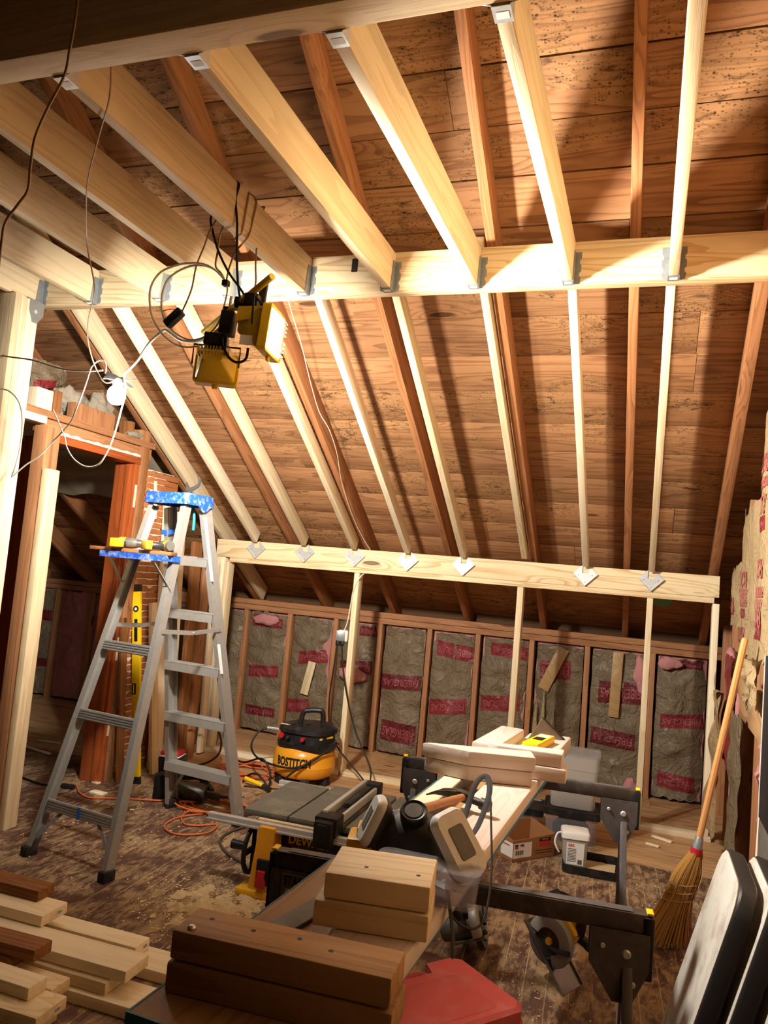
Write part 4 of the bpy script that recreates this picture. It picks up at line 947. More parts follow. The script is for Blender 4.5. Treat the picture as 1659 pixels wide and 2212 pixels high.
# ================================================================== cables overhead
def cable(name, label, pts, r, mat, group=None, n=8, sm=8, cat='cable', flat=1.0, kind=None):
    m = MB(); m.tube(pts, r, n, sm, flat=flat); return put(name, m, mat, None, label, cat, group, kind, ang=80)
cable('cable', 'brown cable hanging at far left from the dark beam front, nearest the viewer', [(-1.416, 1.420, 2.868), (-1.417, 1.420, 2.757), (-1.422, 1.420, 2.697), (-1.429, 1.420, 2.631), (-1.471, 1.420, 2.545), (-1.496, 1.420, 2.476), (-1.498, 1.420, 2.403), (-1.497, 1.420, 2.343), (-1.521, 1.420, 2.309), (-1.555, 1.420, 2.264), (-1.559, 1.420, 2.216), (-1.557, 1.420, 2.133)], 0.0042, 'tan_cable', 'cables hanging from the upper beam', flat=0.6)
cable('cable', 'brown cable dropping from the upper beam down to the bulb', [(-1.489, 1.640, 2.823), (-1.517, 1.680, 2.750), (-1.646, 1.800, 2.732), (-1.807, 1.950, 2.680), (-1.934, 2.100, 2.635), (-2.045, 2.250, 2.590), (-2.081, 2.350, 2.478), (-2.226, 2.500, 2.415), (-2.304, 2.600, 2.360), (-2.328, 2.680, 2.283), (-2.279, 2.690, 2.209), (-2.234, 2.690, 2.201), (-2.210, 2.700, 2.232)], 0.0042, 'tan_cable', 'cables hanging from the upper beam', flat=0.6)
cable('cable', 'pale cable from the built-up post to the bulb clamp, sagging level', [(-3.241, 3.000, 2.432), (-3.059, 2.950, 2.400), (-2.869, 2.880, 2.363), (-2.621, 2.800, 2.297), (-2.433, 2.740, 2.266), (-2.294, 2.700, 2.258)], 0.0042, 'white_cable', flat=0.6)
cable('cable', 'pale cable curling above the bulb then crossing the door head to far left', [(-2.269, 2.690, 2.242), (-2.275, 2.690, 2.286), (-2.309, 2.690, 2.300), (-2.343, 2.690, 2.276), (-2.361, 2.700, 2.258), (-2.399, 2.720, 2.180), (-2.457, 2.750, 2.092), (-2.574, 2.850, 2.048), (-2.741, 2.950, 1.987), (-2.850, 2.980, 1.910), (-2.939, 2.990, 1.862), (-3.019, 2.990, 1.796)], 0.0042, 'white_cable', flat=0.6)
cable('cable', 'pale loop of cable hanging from the bulb in front of the door head', [(-2.178, 2.700, 2.232), (-2.161, 2.700, 2.155), (-2.188, 2.720, 2.088), (-2.224, 2.740, 1.989), (-2.268, 2.760, 1.909), (-2.326, 2.780, 1.851), (-2.410, 2.800, 1.843), (-2.496, 2.820, 1.877), (-2.561, 2.840, 1.931), (-2.600, 2.860, 1.984), (-2.661, 2.880, 2.053), (-2.725, 2.900, 2.124)], 0.0042, 'white_cable', flat=0.6)
cable('cable', 'thin cable bowed against the built-up post at far left', [(-3.094, 2.900, 2.230), (-3.009, 2.900, 2.214), (-2.942, 2.900, 2.161), (-2.906, 2.900, 2.076), (-2.897, 2.900, 1.951), (-2.910, 2.900, 1.848), (-2.946, 2.920, 1.793)], 0.004, 'white_cable', flat=0.6)
cable('cable', 'twin pale cables running from the lamp bar down to the bulb', [(-1.563, 2.500, 2.487), (-1.573, 2.500, 2.396), (-1.650, 2.520, 2.340), (-1.730, 2.550, 2.328), (-1.813, 2.560, 2.338), (-1.872, 2.560, 2.372), (-1.916, 2.580, 2.385), (-1.992, 2.600, 2.341), (-2.073, 2.640, 2.279), (-2.163, 2.680, 2.235)], 0.0065, 'white_cable', flat=0.6)
circ = lambda cx, cy, rx, ry, a0, a1, n, y: [(cx+rx*math.cos(math.radians(a0+(a1-a0)*k/n)), cy+ry*math.sin(math.radians(a0+(a1-a0)*k/n)), y) for k in range(n+1)]
cable('cable_coil', 'coil of pale cable hanging in front of the middle beam, left of the work lights', [(-1.563, 2.500, 2.487), (-1.567, 2.500, 2.378), (-1.599, 2.490, 2.320), (-1.650, 2.480, 2.292), (-1.725, 2.470, 2.280), (-1.795, 2.460, 2.305), (-1.858, 2.450, 2.368), (-1.885, 2.440, 2.440), (-1.891, 2.440, 2.514), (-1.865, 2.450, 2.574), (-1.812, 2.460, 2.603), (-1.746, 2.470, 2.617), (-1.679, 2.480, 2.610), (-1.619, 2.490, 2.574), (-1.589, 2.500, 2.535), (-1.587, 2.500, 2.479), (-1.612, 2.500, 2.379), (-1.661, 2.490, 2.325), (-1.726, 2.480, 2.314), (-1.797, 2.470, 2.351), (-1.836, 2.460, 2.408), (-1.850, 2.460, 2.483), (-1.832, 2.460, 2.548), (-1.785, 2.470, 2.591), (-1.721, 2.480, 2.611), (-1.653, 2.490, 2.598), (-1.602, 2.500, 2.554)], 0.0042, 'white_cable', flat=0.6)
m = MB(); m.box(V((-1.594, 2.500, 2.540)), (0.026, 0.026, 0.024), bev=0.004); put('cable_tie', m, 'matt_black', None, 'black tie wrapped round the hanging cables', 'cable tie')
t = thing('dimmer_box', 'small black connector box with a red wire end on the coil of cable', 'connector', (-1.782, 2.460, 2.369))
m = MB(); m.box(V((-1.783, 2.460, 2.393)), (0.085, 0.032, 0.036), basis((0.75, 0, 0.66)), bev=0.006); put('body', m, 'black_plastic', t)
m = MB(); m.tube([(-1.760, 2.460, 2.413), (-1.796, 2.460, 2.429), (-1.842, 2.460, 2.423)], 0.0022, 6, 6); put('wire_end', m, 'red_plastic', t)
JX = -1.6
cable('cord', 'black lamp cord looped over the ceiling joist, right strand', [(JX-0.03, 2.52, 2.935), (JX, 2.50, 2.946), (JX+0.024, 2.49, 2.93), (-1.584, 2.490, 2.870), (-1.567, 2.490, 2.779), (-1.544, 2.480, 2.625), (-1.523, 2.470, 2.529), (-1.504, 2.470, 2.456)], 0.0048, 'black_cable', 'black lamp cords')
cable('cord', 'black lamp cord dropping from behind the joist, left strand', [(JX-0.03, 2.50, 2.9), (-1.705, 2.520, 2.832), (-1.691, 2.520, 2.764), (-1.640, 2.500, 2.667), (-1.572, 2.480, 2.572), (-1.502, 2.460, 2.497), (-1.427, 2.450, 2.406)], 0.0048, 'black_cable', 'black lamp cords')
cable('cable', 'tan cable wrapped round the ceiling joist beside the black cord', [(-1.594, 2.500, 2.540), (-1.587, 2.500, 2.599), (-1.561, 2.490, 2.658), (-1.525, 2.480, 2.688), (JX+0.024, 2.60, 2.78), (JX+0.024, 2.62, 2.86), (JX+0.022, 2.63, 2.945), (JX-0.022, 2.60, 2.945), (JX-0.024, 2.58, 2.76), (JX+0.0, 2.56, 2.758), (JX+0.024, 2.55, 2.78), (JX+0.024, 2.57, 2.945)], 0.004, 'tan_cable', None, sm=5, flat=0.6)
cable('cable', 'tan cable hanging straight down from the joist right of the black cord', [(JX-0.02, 2.70, 2.944), (JX+0.024, 2.70, 2.944), (-1.605, 2.700, 2.903), (-1.590, 2.690, 2.798), (-1.567, 2.660, 2.685), (-1.537, 2.620, 2.570), (-1.572, 2.580, 2.518)], 0.004, 'tan_cable', None, flat=0.6)
cable('cable', 'tan cable hanging left of the black cord down to the connector box', [(JX-0.024, 2.50, 2.86), (-1.684, 2.500, 2.774), (-1.705, 2.490, 2.685), (-1.722, 2.480, 2.607), (-1.724, 2.470, 2.519), (-1.733, 2.460, 2.460), (-1.755, 2.460, 2.406)], 0.004, 'tan_cable', None, flat=0.6)
cable('cable', 'short tan cable between the joist and the coil, next to the black cord', [(JX-0.024, 2.54, 2.86), (-1.653, 2.520, 2.762), (-1.646, 2.500, 2.668), (-1.648, 2.500, 2.612), (-1.620, 2.500, 2.582), (-1.594, 2.500, 2.544)], 0.004, 'tan_cable', None, flat=0.6)
cable('cable', 'white cable running down the roof planks from the middle beam to the low beam', [(-1.821, 3.375, 2.929), (-1.847, 3.540, 2.826), (-1.864, 3.729, 2.707), (-1.903, 3.991, 2.542), (-1.921, 4.182, 2.422), (-1.902, 4.317, 2.337), (-1.915, 4.498, 2.223), (-1.963, 4.733, 2.075), (-1.988, 5.034, 1.886), (-1.979, 5.267, 1.740), (-1.953, 5.388, 1.653)], 0.0042, 'white_cable', flat=0.6)

# ================================================================== junction box, compressor and cords
jb = thing('junction_box', 'white electrical box on the new post with two black cords plugged in', 'electrical box', (-2.075, 5.33, 0.96))
m = MB(); m.box((-2.085, 5.325, 1.005), (0.075, 0.055, 0.085), rotz(0.3), bev=0.012); put('box', m, 'white_plastic', jb)
m = MB(); m.box((-2.092, 5.297, 1.005), (0.066, 0.006, 0.075), rotz(0.3), bev=0.002); put('cover_plate', m, 'galvanized', jb)
m = MB(); m.tube([(-2.08, 5.33, 1.045), (-2.058, 5.325, 1.12), (-2.045, 5.325, 1.25), (-2.03, 5.322, 1.36), (-1.985, 5.34, 1.46), (-1.94, 5.40, 1.49)], 0.0045, 8, 6); put('feed_cable', m, 'white_cable', jb)
for dx in (-0.018, 0.018):
    m = MB(); m.box((-2.092+dx, 5.295, 0.952), (0.026, 0.030, 0.040), bev=0.005); put('plug', m, 'black_plastic', jb)
cable('cord', 'black cord hanging from the junction box straight behind the compressor', [(-2.11, 5.29, 0.94), (-2.115, 5.28, 0.8), (-2.13, 5.28, 0.55), (-2.11, 5.285, 0.35), (-2.04, 5.285, 0.22), (-1.93, 5.26, 0.13), (-1.80, 5.22, 0.04), (-1.74, 5.15, 0.008)], 0.0055, 'black_cable', 'cords from the junction box')
cable('cord', 'black cord bowing out right of the new post down to the floor', [(-2.074, 5.29, 0.94), (-2.05, 5.28, 0.8), (-2.0, 5.28, 0.6), (-1.93, 5.28, 0.40), (-1.84, 5.25, 0.25), (-1.74, 5.20, 0.12), (-1.72, 5.10, 0.02), (-1.78, 5.0, 0.008), (-1.92, 4.93, 0.008), (-2.0, 4.9, 0.008)], 0.0055, 'black_cable', 'cords from the junction box')
CX, CY = -2.185, 5.055
cp = thing('air_compressor', 'yellow pancake air compressor with black top on the floor before the post', 'compressor', (CX, CY, 0))
m = MB(); m.lathe([(0, 0.045), (0.12, 0.045), (0.185, 0.055), (0.212, 0.085), (0.217, 0.12), (0.217, 0.123), (0.219, 0.126), (0.219, 0.132), (0.217, 0.135), (0.215, 0.19), (0.200, 0.235), (0.17, 0.258), (0, 0.262)], (CX, CY, 0), n=48); put('tank', m, 'tank_yellow', cp)
for a in (-130, -62, -5, 90, 180):
    m = MB(); m.box((CX+0.165*math.cos(math.radians(a)), CY+0.165*math.sin(math.radians(a)), 0.030), (0.075, 0.075, 0.060), rotz(math.radians(a)), bev=0.008, taper=(0.8, 0.8)); put('foot', m, 'rubber', cp)
def shroud(z, sx, sy, n=40, fl=0.0): return [V((CX+0.01+sx*math.copysign(abs(math.cos(a))**0.8, math.cos(a)), CY+sy*math.copysign(abs(math.sin(a))**0.8, math.sin(a)), z+fl*math.cos(a))) for a in [2*PI*k/n for k in range(n)]]
m = MB(); m.loft([shroud(0.225, 0.190, 0.172), shroud(0.245, 0.200, 0.182), shroud(0.285, 0.203, 0.185), shroud(0.290, 0.190, 0.168), shroud(0.345, 0.186, 0.164), shroud(0.350, 0.200, 0.182), shroud(0.375, 0.196, 0.178, fl=0.006), shroud(0.395, 0.165, 0.150, fl=0.01), shroud(0.400, 0.05, 0.04, fl=0.01)]); put('shroud', m, 'black_plastic', cp, ang=28)
m = MB(); m.tube([(CX-0.05, CY-0.02, 0.385), (CX-0.035, CY-0.01, 0.465), (CX-0.005, CY, 0.485), (CX+0.07, CY+0.02, 0.492), (CX+0.095, CY+0.03, 0.475), (CX+0.105, CY+0.03, 0.395)], 0.018, 10, 5); put('carry_handle', m, 'black_plastic', cp)
for k in range(8):
    m = MB(); m.bar((CX+0.03+0.016*k, CY-0.09, 0.402-0.001*k), (CX+0.04+0.016*k, CY+0.07, 0.402), 0.006, 0.006, bev=0.002); put('vent_rib', m, 'matt_black', cp)
for dx, r, mt, nm in ((-0.125, 0.018, 'red_plastic', 'pressure_knob'), (-0.062, 0.011, 'dark_steel', 'outlet'), (0.050, 0.013, 'red_plastic', 'relief_knob')):
    yy = CY-0.185*math.sqrt(max(0, 1-(dx/0.2)**2)); m = MB(); m.lathe([(0, -0.03), (r, -0.028), (r*1.05, -0.012), (r*0.6, -0.008), (r*0.6, 0.03)], (CX+dx+0.01, yy-0.004, 0.325), Matrix(((1, 0, 0), (0, 0, 1), (0, -1, 0))).transposed().transposed(), 16); put(nm, m, mt, cp)
m = MB(); m.lathe([(0, 0), (0.024, 0), (0.026, 0.006), (0.020, 0.008), (0, 0.008)], (CX-0.085, CY-0.09, 0.392), n=20); put('gauge', m, 'dark_steel', cp)
m = MB(); m.prism(rrect(0.075, 0.022, 0.004), 0.002, (CX-0.115, CY-0.105, 0.389)); put('dial_label', m, 'label_white', cp, label='pale printed dial label')
m = MB(); m.bar((CX+0.155, CY-0.128, 0.325), (CX+0.209, CY-0.03, 0.335), 0.003, 0.012, (0, 0, 1)); put('yellow_stripe', m, 'level_yellow', cp, label='thin yellow stripe on the shroud side')
m = MB(); m.tube([(CX-0.20, CY-0.03, 0.33), (CX-0.235, CY-0.05, 0.335), (CX-0.28, CY-0.06, 0.335)], 0.009, 10, 4); put('hose_fitting', m, 'bright_galvanized', cp)
a0 = math.radians(-88); RT = 0.2185
lettering('BOSTITCH', 0.078, 'print_black', None, (1, 0, 0), (0, 0, 1), cp, width=0.255, weight=0.035, extrude=0.0006, bend=lambda x, y, z: V((CX+(RT+z)*math.cos(a0+x/RT), CY+(RT+z)*math.sin(a0+x/RT), 0.165+y)))
cable('air_hose', 'black hose from the compressor outlet arching down across its tank', [(CX-0.28, CY-0.06, 0.335), (CX-0.33, CY-0.10, 0.30), (CX-0.34, CY-0.16, 0.22), (CX-0.26, CY-0.22, 0.165), (CX-0.12, CY-0.245, 0.14), (CX+0.02, CY-0.24, 0.14), (CX+0.12, CY-0.21, 0.18), (CX+0.21, CY-0.11, 0.26), (CX+0.235, CY-0.02, 0.30)], 0.007, 'black_cable', 'black compressor hoses')
cable('air_hose', 'black hose falling from the tank front to the floor before the compressor', [(CX+0.21, CY-0.11, 0.25), (CX+0.10, CY-0.23, 0.17), (CX+0.0, CY-0.27, 0.08), (CX-0.02, CY-0.29, 0.01), (CX-0.10, CY-0.33, 0.008), (CX-0.25, CY-0.38, 0.008)], 0.007, 'black_cable', 'black compressor hoses')
cable('air_hose', 'black hose looping on the floor at the left foot of the compressor', [(CX-0.50, CY-0.12, 0.10), (CX-0.36, CY-0.20, 0.11), (CX-0.20, CY-0.26, 0.17), (CX-0.12, CY-0.28, 0.10), (CX-0.11, CY-0.30, 0.012), (CX-0.16, CY-0.30, 0.05), (CX-0.22, CY-0.29, 0.075), (CX-0.28, CY-0.29, 0.05), (CX-0.30, CY-0.31, 0.008)], 0.007, 'black_cable', 'black compressor hoses')
cable('cord', 'loop of black cord in front of the leaning boards, behind the ladder', [(-3.06, 4.93, 0.30), (-2.98, 4.96, 0.34), (-2.90, 5.0, 0.30), (-2.84, 5.02, 0.20), (-2.83, 5.0, 0.10), (-2.88, 4.95, 0.04), (-2.96, 4.9, 0.012), (-3.05, 4.85, 0.012)], 0.007, 'black_cable')
# orange hose: tangle by the sole plate, coil under the ladder, tail to the doorway
rh = random.Random(8)
def tangle(cx, cy, rx, ry, turns, seed, z0=0.007):
    r_ = random.Random(seed); pts = []; n = int(turns*10)
    for k in range(n):
        a = 2*PI*k/10+r_.uniform(-.25, .25); s = r_.uniform(0.55, 1.05)
        pts.append(V((cx+rx*s*math.cos(a)+0.05*math.sin(k*0.7), cy+ry*s*math.sin(a), z0+abs(r_.gauss(0, 0.012)))))
    return pts
cable('orange_hose', 'tangled orange air hose heaped on the floor left of the compressor', tangle(-2.58, 5.0, 0.20, 0.20, 6, 5), 0.0055, 'orange_hose', 'orange hose', sm=6, cat='hose')
cable('orange_hose', 'orange hose tangle under the stepladder next to the nailer', tangle(-2.33, 4.18, 0.24, 0.17, 4, 9)+[V(p) for p in [(-2.231, 4.001, 0.008), (-2.374, 4.083, 0.008), (-2.439, 4.037, 0.008), (-2.418, 3.921, 0.008), (-2.337, 3.834, 0.008), (-2.262, 3.856, 0.008), (-2.190, 3.933, 0.008)]], 0.0055, 'orange_hose', 'orange hose', sm=6, cat='hose')
cable('orange_hose', 'open loop of orange hose lying on the painted floor before the table saw', [(-2.233, 3.980, 0.008), (-2.175, 3.897, 0.008), (-2.161, 3.789, 0.008), (-2.213, 3.712, 0.008), (-2.295, 3.674, 0.008), (-2.382, 3.712, 0.008), (-2.428, 3.790, 0.008), (-2.429, 3.904, 0.008), (-2.381, 3.996, 0.008), (-2.319, 4.070, 0.008)], 0.0055, 'orange_hose', 'orange hose', cat='hose')
cable('orange_hose', 'orange hose tail running left from the ladder foot towards the doorway', [(-3.275, 4.061, 0.008), (-3.165, 3.961, 0.008), (-3.066, 3.917, 0.008), (-2.981, 3.956, 0.008), (-2.879, 4.018, 0.008), (-2.754, 4.074, 0.008), (-2.683, 4.113, 0.008), (-2.632, 4.207, 0.008)], 0.0055, 'orange_hose', 'orange hose', cat='hose')
cable('cord', 'black cord with a plug on the floor in the doorway', [(-3.641, 4.005, 0.008), (-3.456, 3.964, 0.008), (-3.368, 4.004, 0.008), (-3.301, 4.029, 0.008)], 0.006, 'black_cable')
m = MB(); m.tube([V((-3.321, 3.991, 0.016)), V((-3.248, 4.008, 0.016))], 0.015, 10); put('cord_plug', m, 'black_plastic', None, 'black plug lying on the floor at the door jamb', 'plug')
t = thing('blow_gun', 'yellow handled air tool lying between the ladder and the compressor', 'air tool', (-2.350, 4.725, 0.020))
m = MB(); m.tube([V(p) for p in ((-2.448, 4.706, 0.050), (-2.304, 4.688, 0.030))], 0.014, 12); put('handle', m, 'level_yellow', t)
m = MB(); m.tube([V(p) for p in ((-2.314, 4.693, 0.030), (-2.238, 4.654, 0.022))], [0.014, 0.017], 12); put('grip', m, 'black_plastic', t)
# framing nailer and red topped tool by the ladder
ng = thing('nail_gun', 'black cordless nailer lying on the floor under the stepladder', 'power tool', (-2.58, 4.20, 0), math.radians(12))
NR, NO = rotz(math.radians(12)), V((-2.58, 4.20, 0)); W = lambda: MB(NR, NO)
m = W(); m.lathe([(0, -0.10), (0.05, -0.10), (0.058, -0.08), (0.058, 0.07), (0.045, 0.10), (0, 0.10)], (0.03, 0, 0.062), Matrix(((0, 0, 1), (0, 1, 0), (-1, 0, 0))), 22); put('motor_body', m, 'dark_steel', ng)
m = W(); m.box((-0.15, 0.0, 0.075), (0.085, 0.095, 0.15), bev=0.012); put('battery', m, 'matt_black', ng)
m = W(); m.bar((-0.11, 0.06, 0.12), (0.13, 0.07, 0.145), 0.035, 0.035, bev=0.01); put('grip', m, 'black_plastic', ng)
m = W(); m.bar((0.10, 0, 0.06), (0.22, 0, 0.05), 0.035, 0.045, bev=0.008); m.cyl((0.21, 0, 0.055), (0.27, 0, 0.055), 0.010, 12); put('nose', m, 'dark_steel', ng)
m = W(); m.bar((0.16, 0.02, 0.07), (0.02, 0.12, 0.14), 0.03, 0.03, bev=0.004); put('magazine', m, 'black_plastic', ng)
t = thing('battery_charger', 'grey tool with a red top on the floor beside the leaning boards', 'charger', (-3.03, 4.72, 0))
m = MB(); m.box((-3.03, 4.72, 0.055), (0.16, 0.16, 0.11), rotz(0.2), bev=0.02); put('body', m, 'black_plastic', t)
m = MB(); m.box((-3.03, 4.72, 0.128), (0.135, 0.13, 0.032), rotz(0.2), bev=0.008); put('top', m, 'red_plastic', t)
m = MB(); m.box((-3.03, 4.72, 0.111), (0.14, 0.14, 0.008), rotz(0.2), bev=0.003); put('band', m, 'label_white', t)
# long yellow level leaning on the lath
lv = thing('spirit_level', 'long yellow spirit level leaning on the lath beside the door jamb', 'level', (-3.03, 4.33, 0))
A, B_ = V((-3.035, 4.335, 0.0)), V((-3.195, 4.335, 1.26)); dd = (B_-A).normalized(); BB = basis(dd, (0, -1, 0))
def LV(): return MB(BB, A)
Lv = (B_-A).length
m = LV(); m.box((Lv/2, 0, 0), (Lv-0.04, 0.060, 0.024), bev=0.003)
m.box((Lv/2, 0, 0.0005), (Lv-0.06, 0.034, 0.021), bev=0.002); put('beam', m, 'level_yellow', lv)
for x in (0.02, Lv-0.012):
    m = LV(); m.box((x, 0, 0), (0.05, 0.063, 0.027), bev=0.004); put('end_cap', m, 'black_plastic', lv)
for x in (0.30, 0.98): 
    m = LV(); m.box((x, 0, 0), (0.15, 0.028, 0.030), bev=0.006); put('hand_hole', m, 'matt_black', lv)
m = LV(); m.box((0.60, 0.012, 0), (0.075, 0.034, 0.029), bev=0.006); vs_ = put('vial_window', m, 'matt_black', lv)
m = LV(); m.cyl((0.572, 0.013, 0.0), (0.628, 0.013, 0.0), 0.0155, 14); put('vial', m, 'level_yellow', vs_)
m = LV(); m.lathe([(0.010, 0), (0.021, 0), (0.021, 0.0285), (0.010, 0.0285)], (1.12, 0, -0.014), n=24); put('vial_ring', m, 'black_plastic', lv)
m = LV(); m.cyl((1.12, 0, -0.0135), (1.12, 0, 0.0135), 0.012, 18); put('vial', m, 'label_white', lv)

# ================================================================== table saw
TR, TO = rotz(math.radians(2.0)), V((-1.40, 3.60, 0))
ts = thing('table_saw', 'yellow and black portable table saw on the floor with a grey top', 'table saw', TO, math.radians(2.0))
def T(): return MB(TR, TO)
# local x to the right, local y to the back; table top z 0.335
m = T()
for x0, x1, y0, y1 in ((-0.325, -0.105, -0.275, 0.27), (-0.095, 0.165, -0.275, 0.33), (0.18, 0.25, -0.275, 0.33), (0.265, 0.50, -0.275, 0.33)):
    m.box(((x0+x1)/2, (y0+y1)/2, 0.322), (x1-x0, y1-y0, 0.026), bev=0.003)
m.box((-0.10, 0.02, 0.306), (0.02, 0.55, 0.01)); m.box((0.1725, 0.02, 0.306), (0.02, 0.55, 0.01)); m.box((0.2575, 0.02, 0.306), (0.02, 0.55, 0.01))
put('table', m, 'saw_table_grey', ts)
for yy, xa, xb, z in ((-0.335, -0.47, 0.40, 0.300), (0.345, -0.42, 0.40, 0.300)):
    m = T(); m.box(((xa+xb)/2, yy, z), (xb-xa, 0.032, 0.022), bev=0.003); m.box(((xa+xb)/2, yy-0.006, z-0.015), (xb-xa, 0.036, 0.010), bev=0.002); m.box(((xa+xb)/2, yy+0.02, z-0.005), (xb-xa, 0.016, 0.022))
    put('guide_rail', m, 'aluminium_rail', ts)
m = T(); m.box((-0.06, -0.305, 0.313), (0.34, 0.026, 0.004)); put('sawdust_on_rail', m, 'sawdust', ts, kind='stuff')
fx = 0.115
m = T(); m.box((fx-0.03, 0.0, 0.370), (0.022, 0.60, 0.062), bev=0.003); m.box((fx+0.042, -0.02, 0.365), (0.016, 0.53, 0.038), bev=0.003); fe = put('fence', m, 'aluminium_rail', ts)
m = T(); m.box((fx, 0.0, 0.352), (0.065, 0.56, 0.028)); m.box((fx+0.01, 0.06, 0.375), (0.03, 0.34, 0.03), bev=0.004); put('push_stick', m, 'black_plastic', fe)
for yy, d in ((-0.315, 0.10), (0.315, 0.06)):
    m = T(); m.box((fx, yy, 0.348), (0.105, d, 0.085), bev=0.006); put('fence_end', m, 'black_plastic', fe)
m = T(); m.box((fx, -0.372, 0.322), (0.085, 0.06, 0.115), bev=0.010); m.box((fx, -0.395, 0.330), (0.05, 0.03, 0.08), bev=0.008); put('fence_lock', m, 'matt_black', fe)
m = T(); m.box((0.02, 0.02, 0.190), (0.52, 0.50, 0.20), bev=0.01); put('motor_housing', m, 'matt_black', ts)
m = T(); m.box((0.03, -0.262, 0.240), (0.44, 0.020, 0.095), bev=0.004); fp = put('front_panel', m, 'black_plastic', ts)
lettering('DEWALT', 0.054, 'tool_yellow', TR @ V((0.015, -0.2735, 0.236))+TO, TR @ V((1, 0, 0)), (0, 0, 1), fp, width=0.205, weight=0.02)
def leg(x, y, w0, w1, nm='leg'):
    m = T(); m.loft([[V((x+a*w0/2, y+b*0.05, 0.028)) for a, b in ((-1, -1), (1, -1), (1, 1), (-1, 1))], [V((x+0.008+a*w1/2, y+0.004+b*0.042, 0.30)) for a, b in ((-1, -1), (1, -1), (1, 1), (-1, 1))]])
    o = put(nm, m, 'tank_yellow', ts); m = T(); m.box((x-0.02, y-0.01, 0.016), (0.17, 0.12, 0.032), bev=0.008); put('foot', m, 'tool_yellow', ts); return o
lg = leg(-0.165, -0.335, 0.105, 0.075); leg(0.33, -0.335, 0.105, 0.075); leg(-0.165, 0.25, 0.105, 0.075); leg(0.33, 0.25, 0.105, 0.075)
m = T(); m.box((-0.150, -0.392, 0.115), (0.058, 0.018, 0.110), bev=0.004); sw = put('switch_box', m, 'matt_black', ts)
m = T(); m.prism([(-0.024, -0.045), (0.024, -0.045), (0.024, -0.02), (0.014, 0.0), (0.020, 0.028), (-0.020, 0.028), (-0.014, 0.0), (-0.024, -0.02)], 0.016, (-0.150, -0.400, 0.098), Matrix(((1, 0, 0), (0, 0, -1), (0, 1, 0))), bev=0.003); put('stop_paddle', m, 'red_plastic', sw)
m = T(); m.lathe([(0.10, -0.012), (0.115, -0.005), (0.115, 0.005), (0.10, 0.012)], (-0.255, -0.28, 0.17), Matrix(((0, 0, 1), (0, 1, 0), (-1, 0, 0))), 28); m.box((-0.255, -0.28, 0.17), (0.012, 0.2, 0.025)); m.box((-0.255, -0.28, 0.17), (0.012, 0.025, 0.2)); hw = put('hand_wheel', m, 'matt_black', ts)
m = T(); m.cyl((-0.262, -0.35, 0.195), (-0.33, -0.35, 0.195), 0.018, 14, 0.021); put('crank_knob', m, 'black_plastic', ts)
cable('cord', 'dark grey power cord curving on the floor left of the table saw', [(-1.58, 3.36, 0.02)]+[V(p) for p in [(-1.691, 3.432, 0.008), (-1.808, 3.516, 0.008), (-1.928, 3.586, 0.008), (-2.031, 3.691, 0.008), (-2.066, 3.784, 0.008), (-2.066, 3.871, 0.008), (-2.043, 3.986, 0.008), (-2.034, 4.077, 0.008)]], 0.007, 'grey_cord')
cable('cord', 'black cord on the floor behind the table saw', [(-1.25, 4.03, 0.20), (-1.1, 4.12, 0.12), (-0.98, 4.15, 0.03), (-0.88, 4.1, 0.008), (-0.78, 4.02, 0.008)], 0.006, 'black_cable')

# ================================================================== sawhorses and everything on them
def sawhorse(cx, cy, rz, label, L=0.845, H=0.798):
    R, O = rotz(rz), V((cx, cy, 0)); W = lambda: MB(R, O)
    t = thing('sawhorse', label, 'sawhorse', O, rz, 'folding sawhorses')
    m = W(); m.box((0, 0, H-0.022), (L, 0.034, 0.042), bev=0.003); put('rail', m, 'horse_rail', t)
    m = W(); m.box((0, 0, H-0.0005), (L-0.06, 0.026, 0.003)); put('rail_top', m, 'horse_grey', t, smooth=False)
    for s in (-1, 1):
        x = s*(L/2-0.055)
        m = W()
        for fy in (-1, 1):
            m.prism([(-0.062, 0.0), (0.062, 0.0), (0.062, -0.075), (0.030, -0.145), (-0.010, -0.145), (-0.062, -0.070)] if s > 0 else [(-0.062, 0.0), (0.062, 0.0), (0.062, -0.070), (0.010, -0.145), (-0.030, -0.145), (-0.062, -0.075)], 0.003, (x, fy*0.022-0.0015 if fy > 0 else -0.0205, H-0.040), Matrix(((1, 0, 0), (0, 0, -1), (0, 1, 0))))
        br = put('leg_bracket', m, 'horse_grey', t, smooth=False)
        for (dx, dz, r_) in ((-0.035, -0.035, 0.006), (0.015, -0.045, 0.010), (0.030, -0.105, 0.007)):
            m = W(); m.cyl((x+s*dx, -0.0235, H-0.040+dz), (x+s*dx, -0.028, H-0.040+dz), r_, 12, r_*0.7); put('rivet', m, 'bright_galvanized', br)
        m = W(); m.box((s*(L/2+0.004), 0, H-0.070), (0.022, 0.042, 0.130), bev=0.004); put('end_cap', m, 'matt_black', t)
        m = W(); m.box((s*(L/2+0.006), 0, H+0.0005), (0.014, 0.030, 0.005), bev=0.001); put('cap_tip', m, 'level_yellow', t, label='small yellow tip on the rail end')
        for fy in (-1, 1):
            m = W(); m.bar((x+s*0.018, fy*0.010, H-0.115), (x+s*0.035, fy*0.235, 0.012), 0.030, 0.022, (1, 0, 0), bev=0.003); lg_ = put('leg', m, 'horse_grey', t)
            m = W(); m.box((x+s*0.035, fy*0.236, 0.010), (0.040, 0.040, 0.020), bev=0.004); put('leg_foot', m, 'rubber', lg_)
    return t, R, O
h1, R1, O1 = sawhorse(-0.378, 1.787, math.radians(6.0), 'near grey folding sawhorse in front of the two circular saws')
h2, R2, O2 = sawhorse(-0.405, 2.906, math.radians(4.6), 'far grey folding sawhorse in front of the plastic bins', L=0.83)
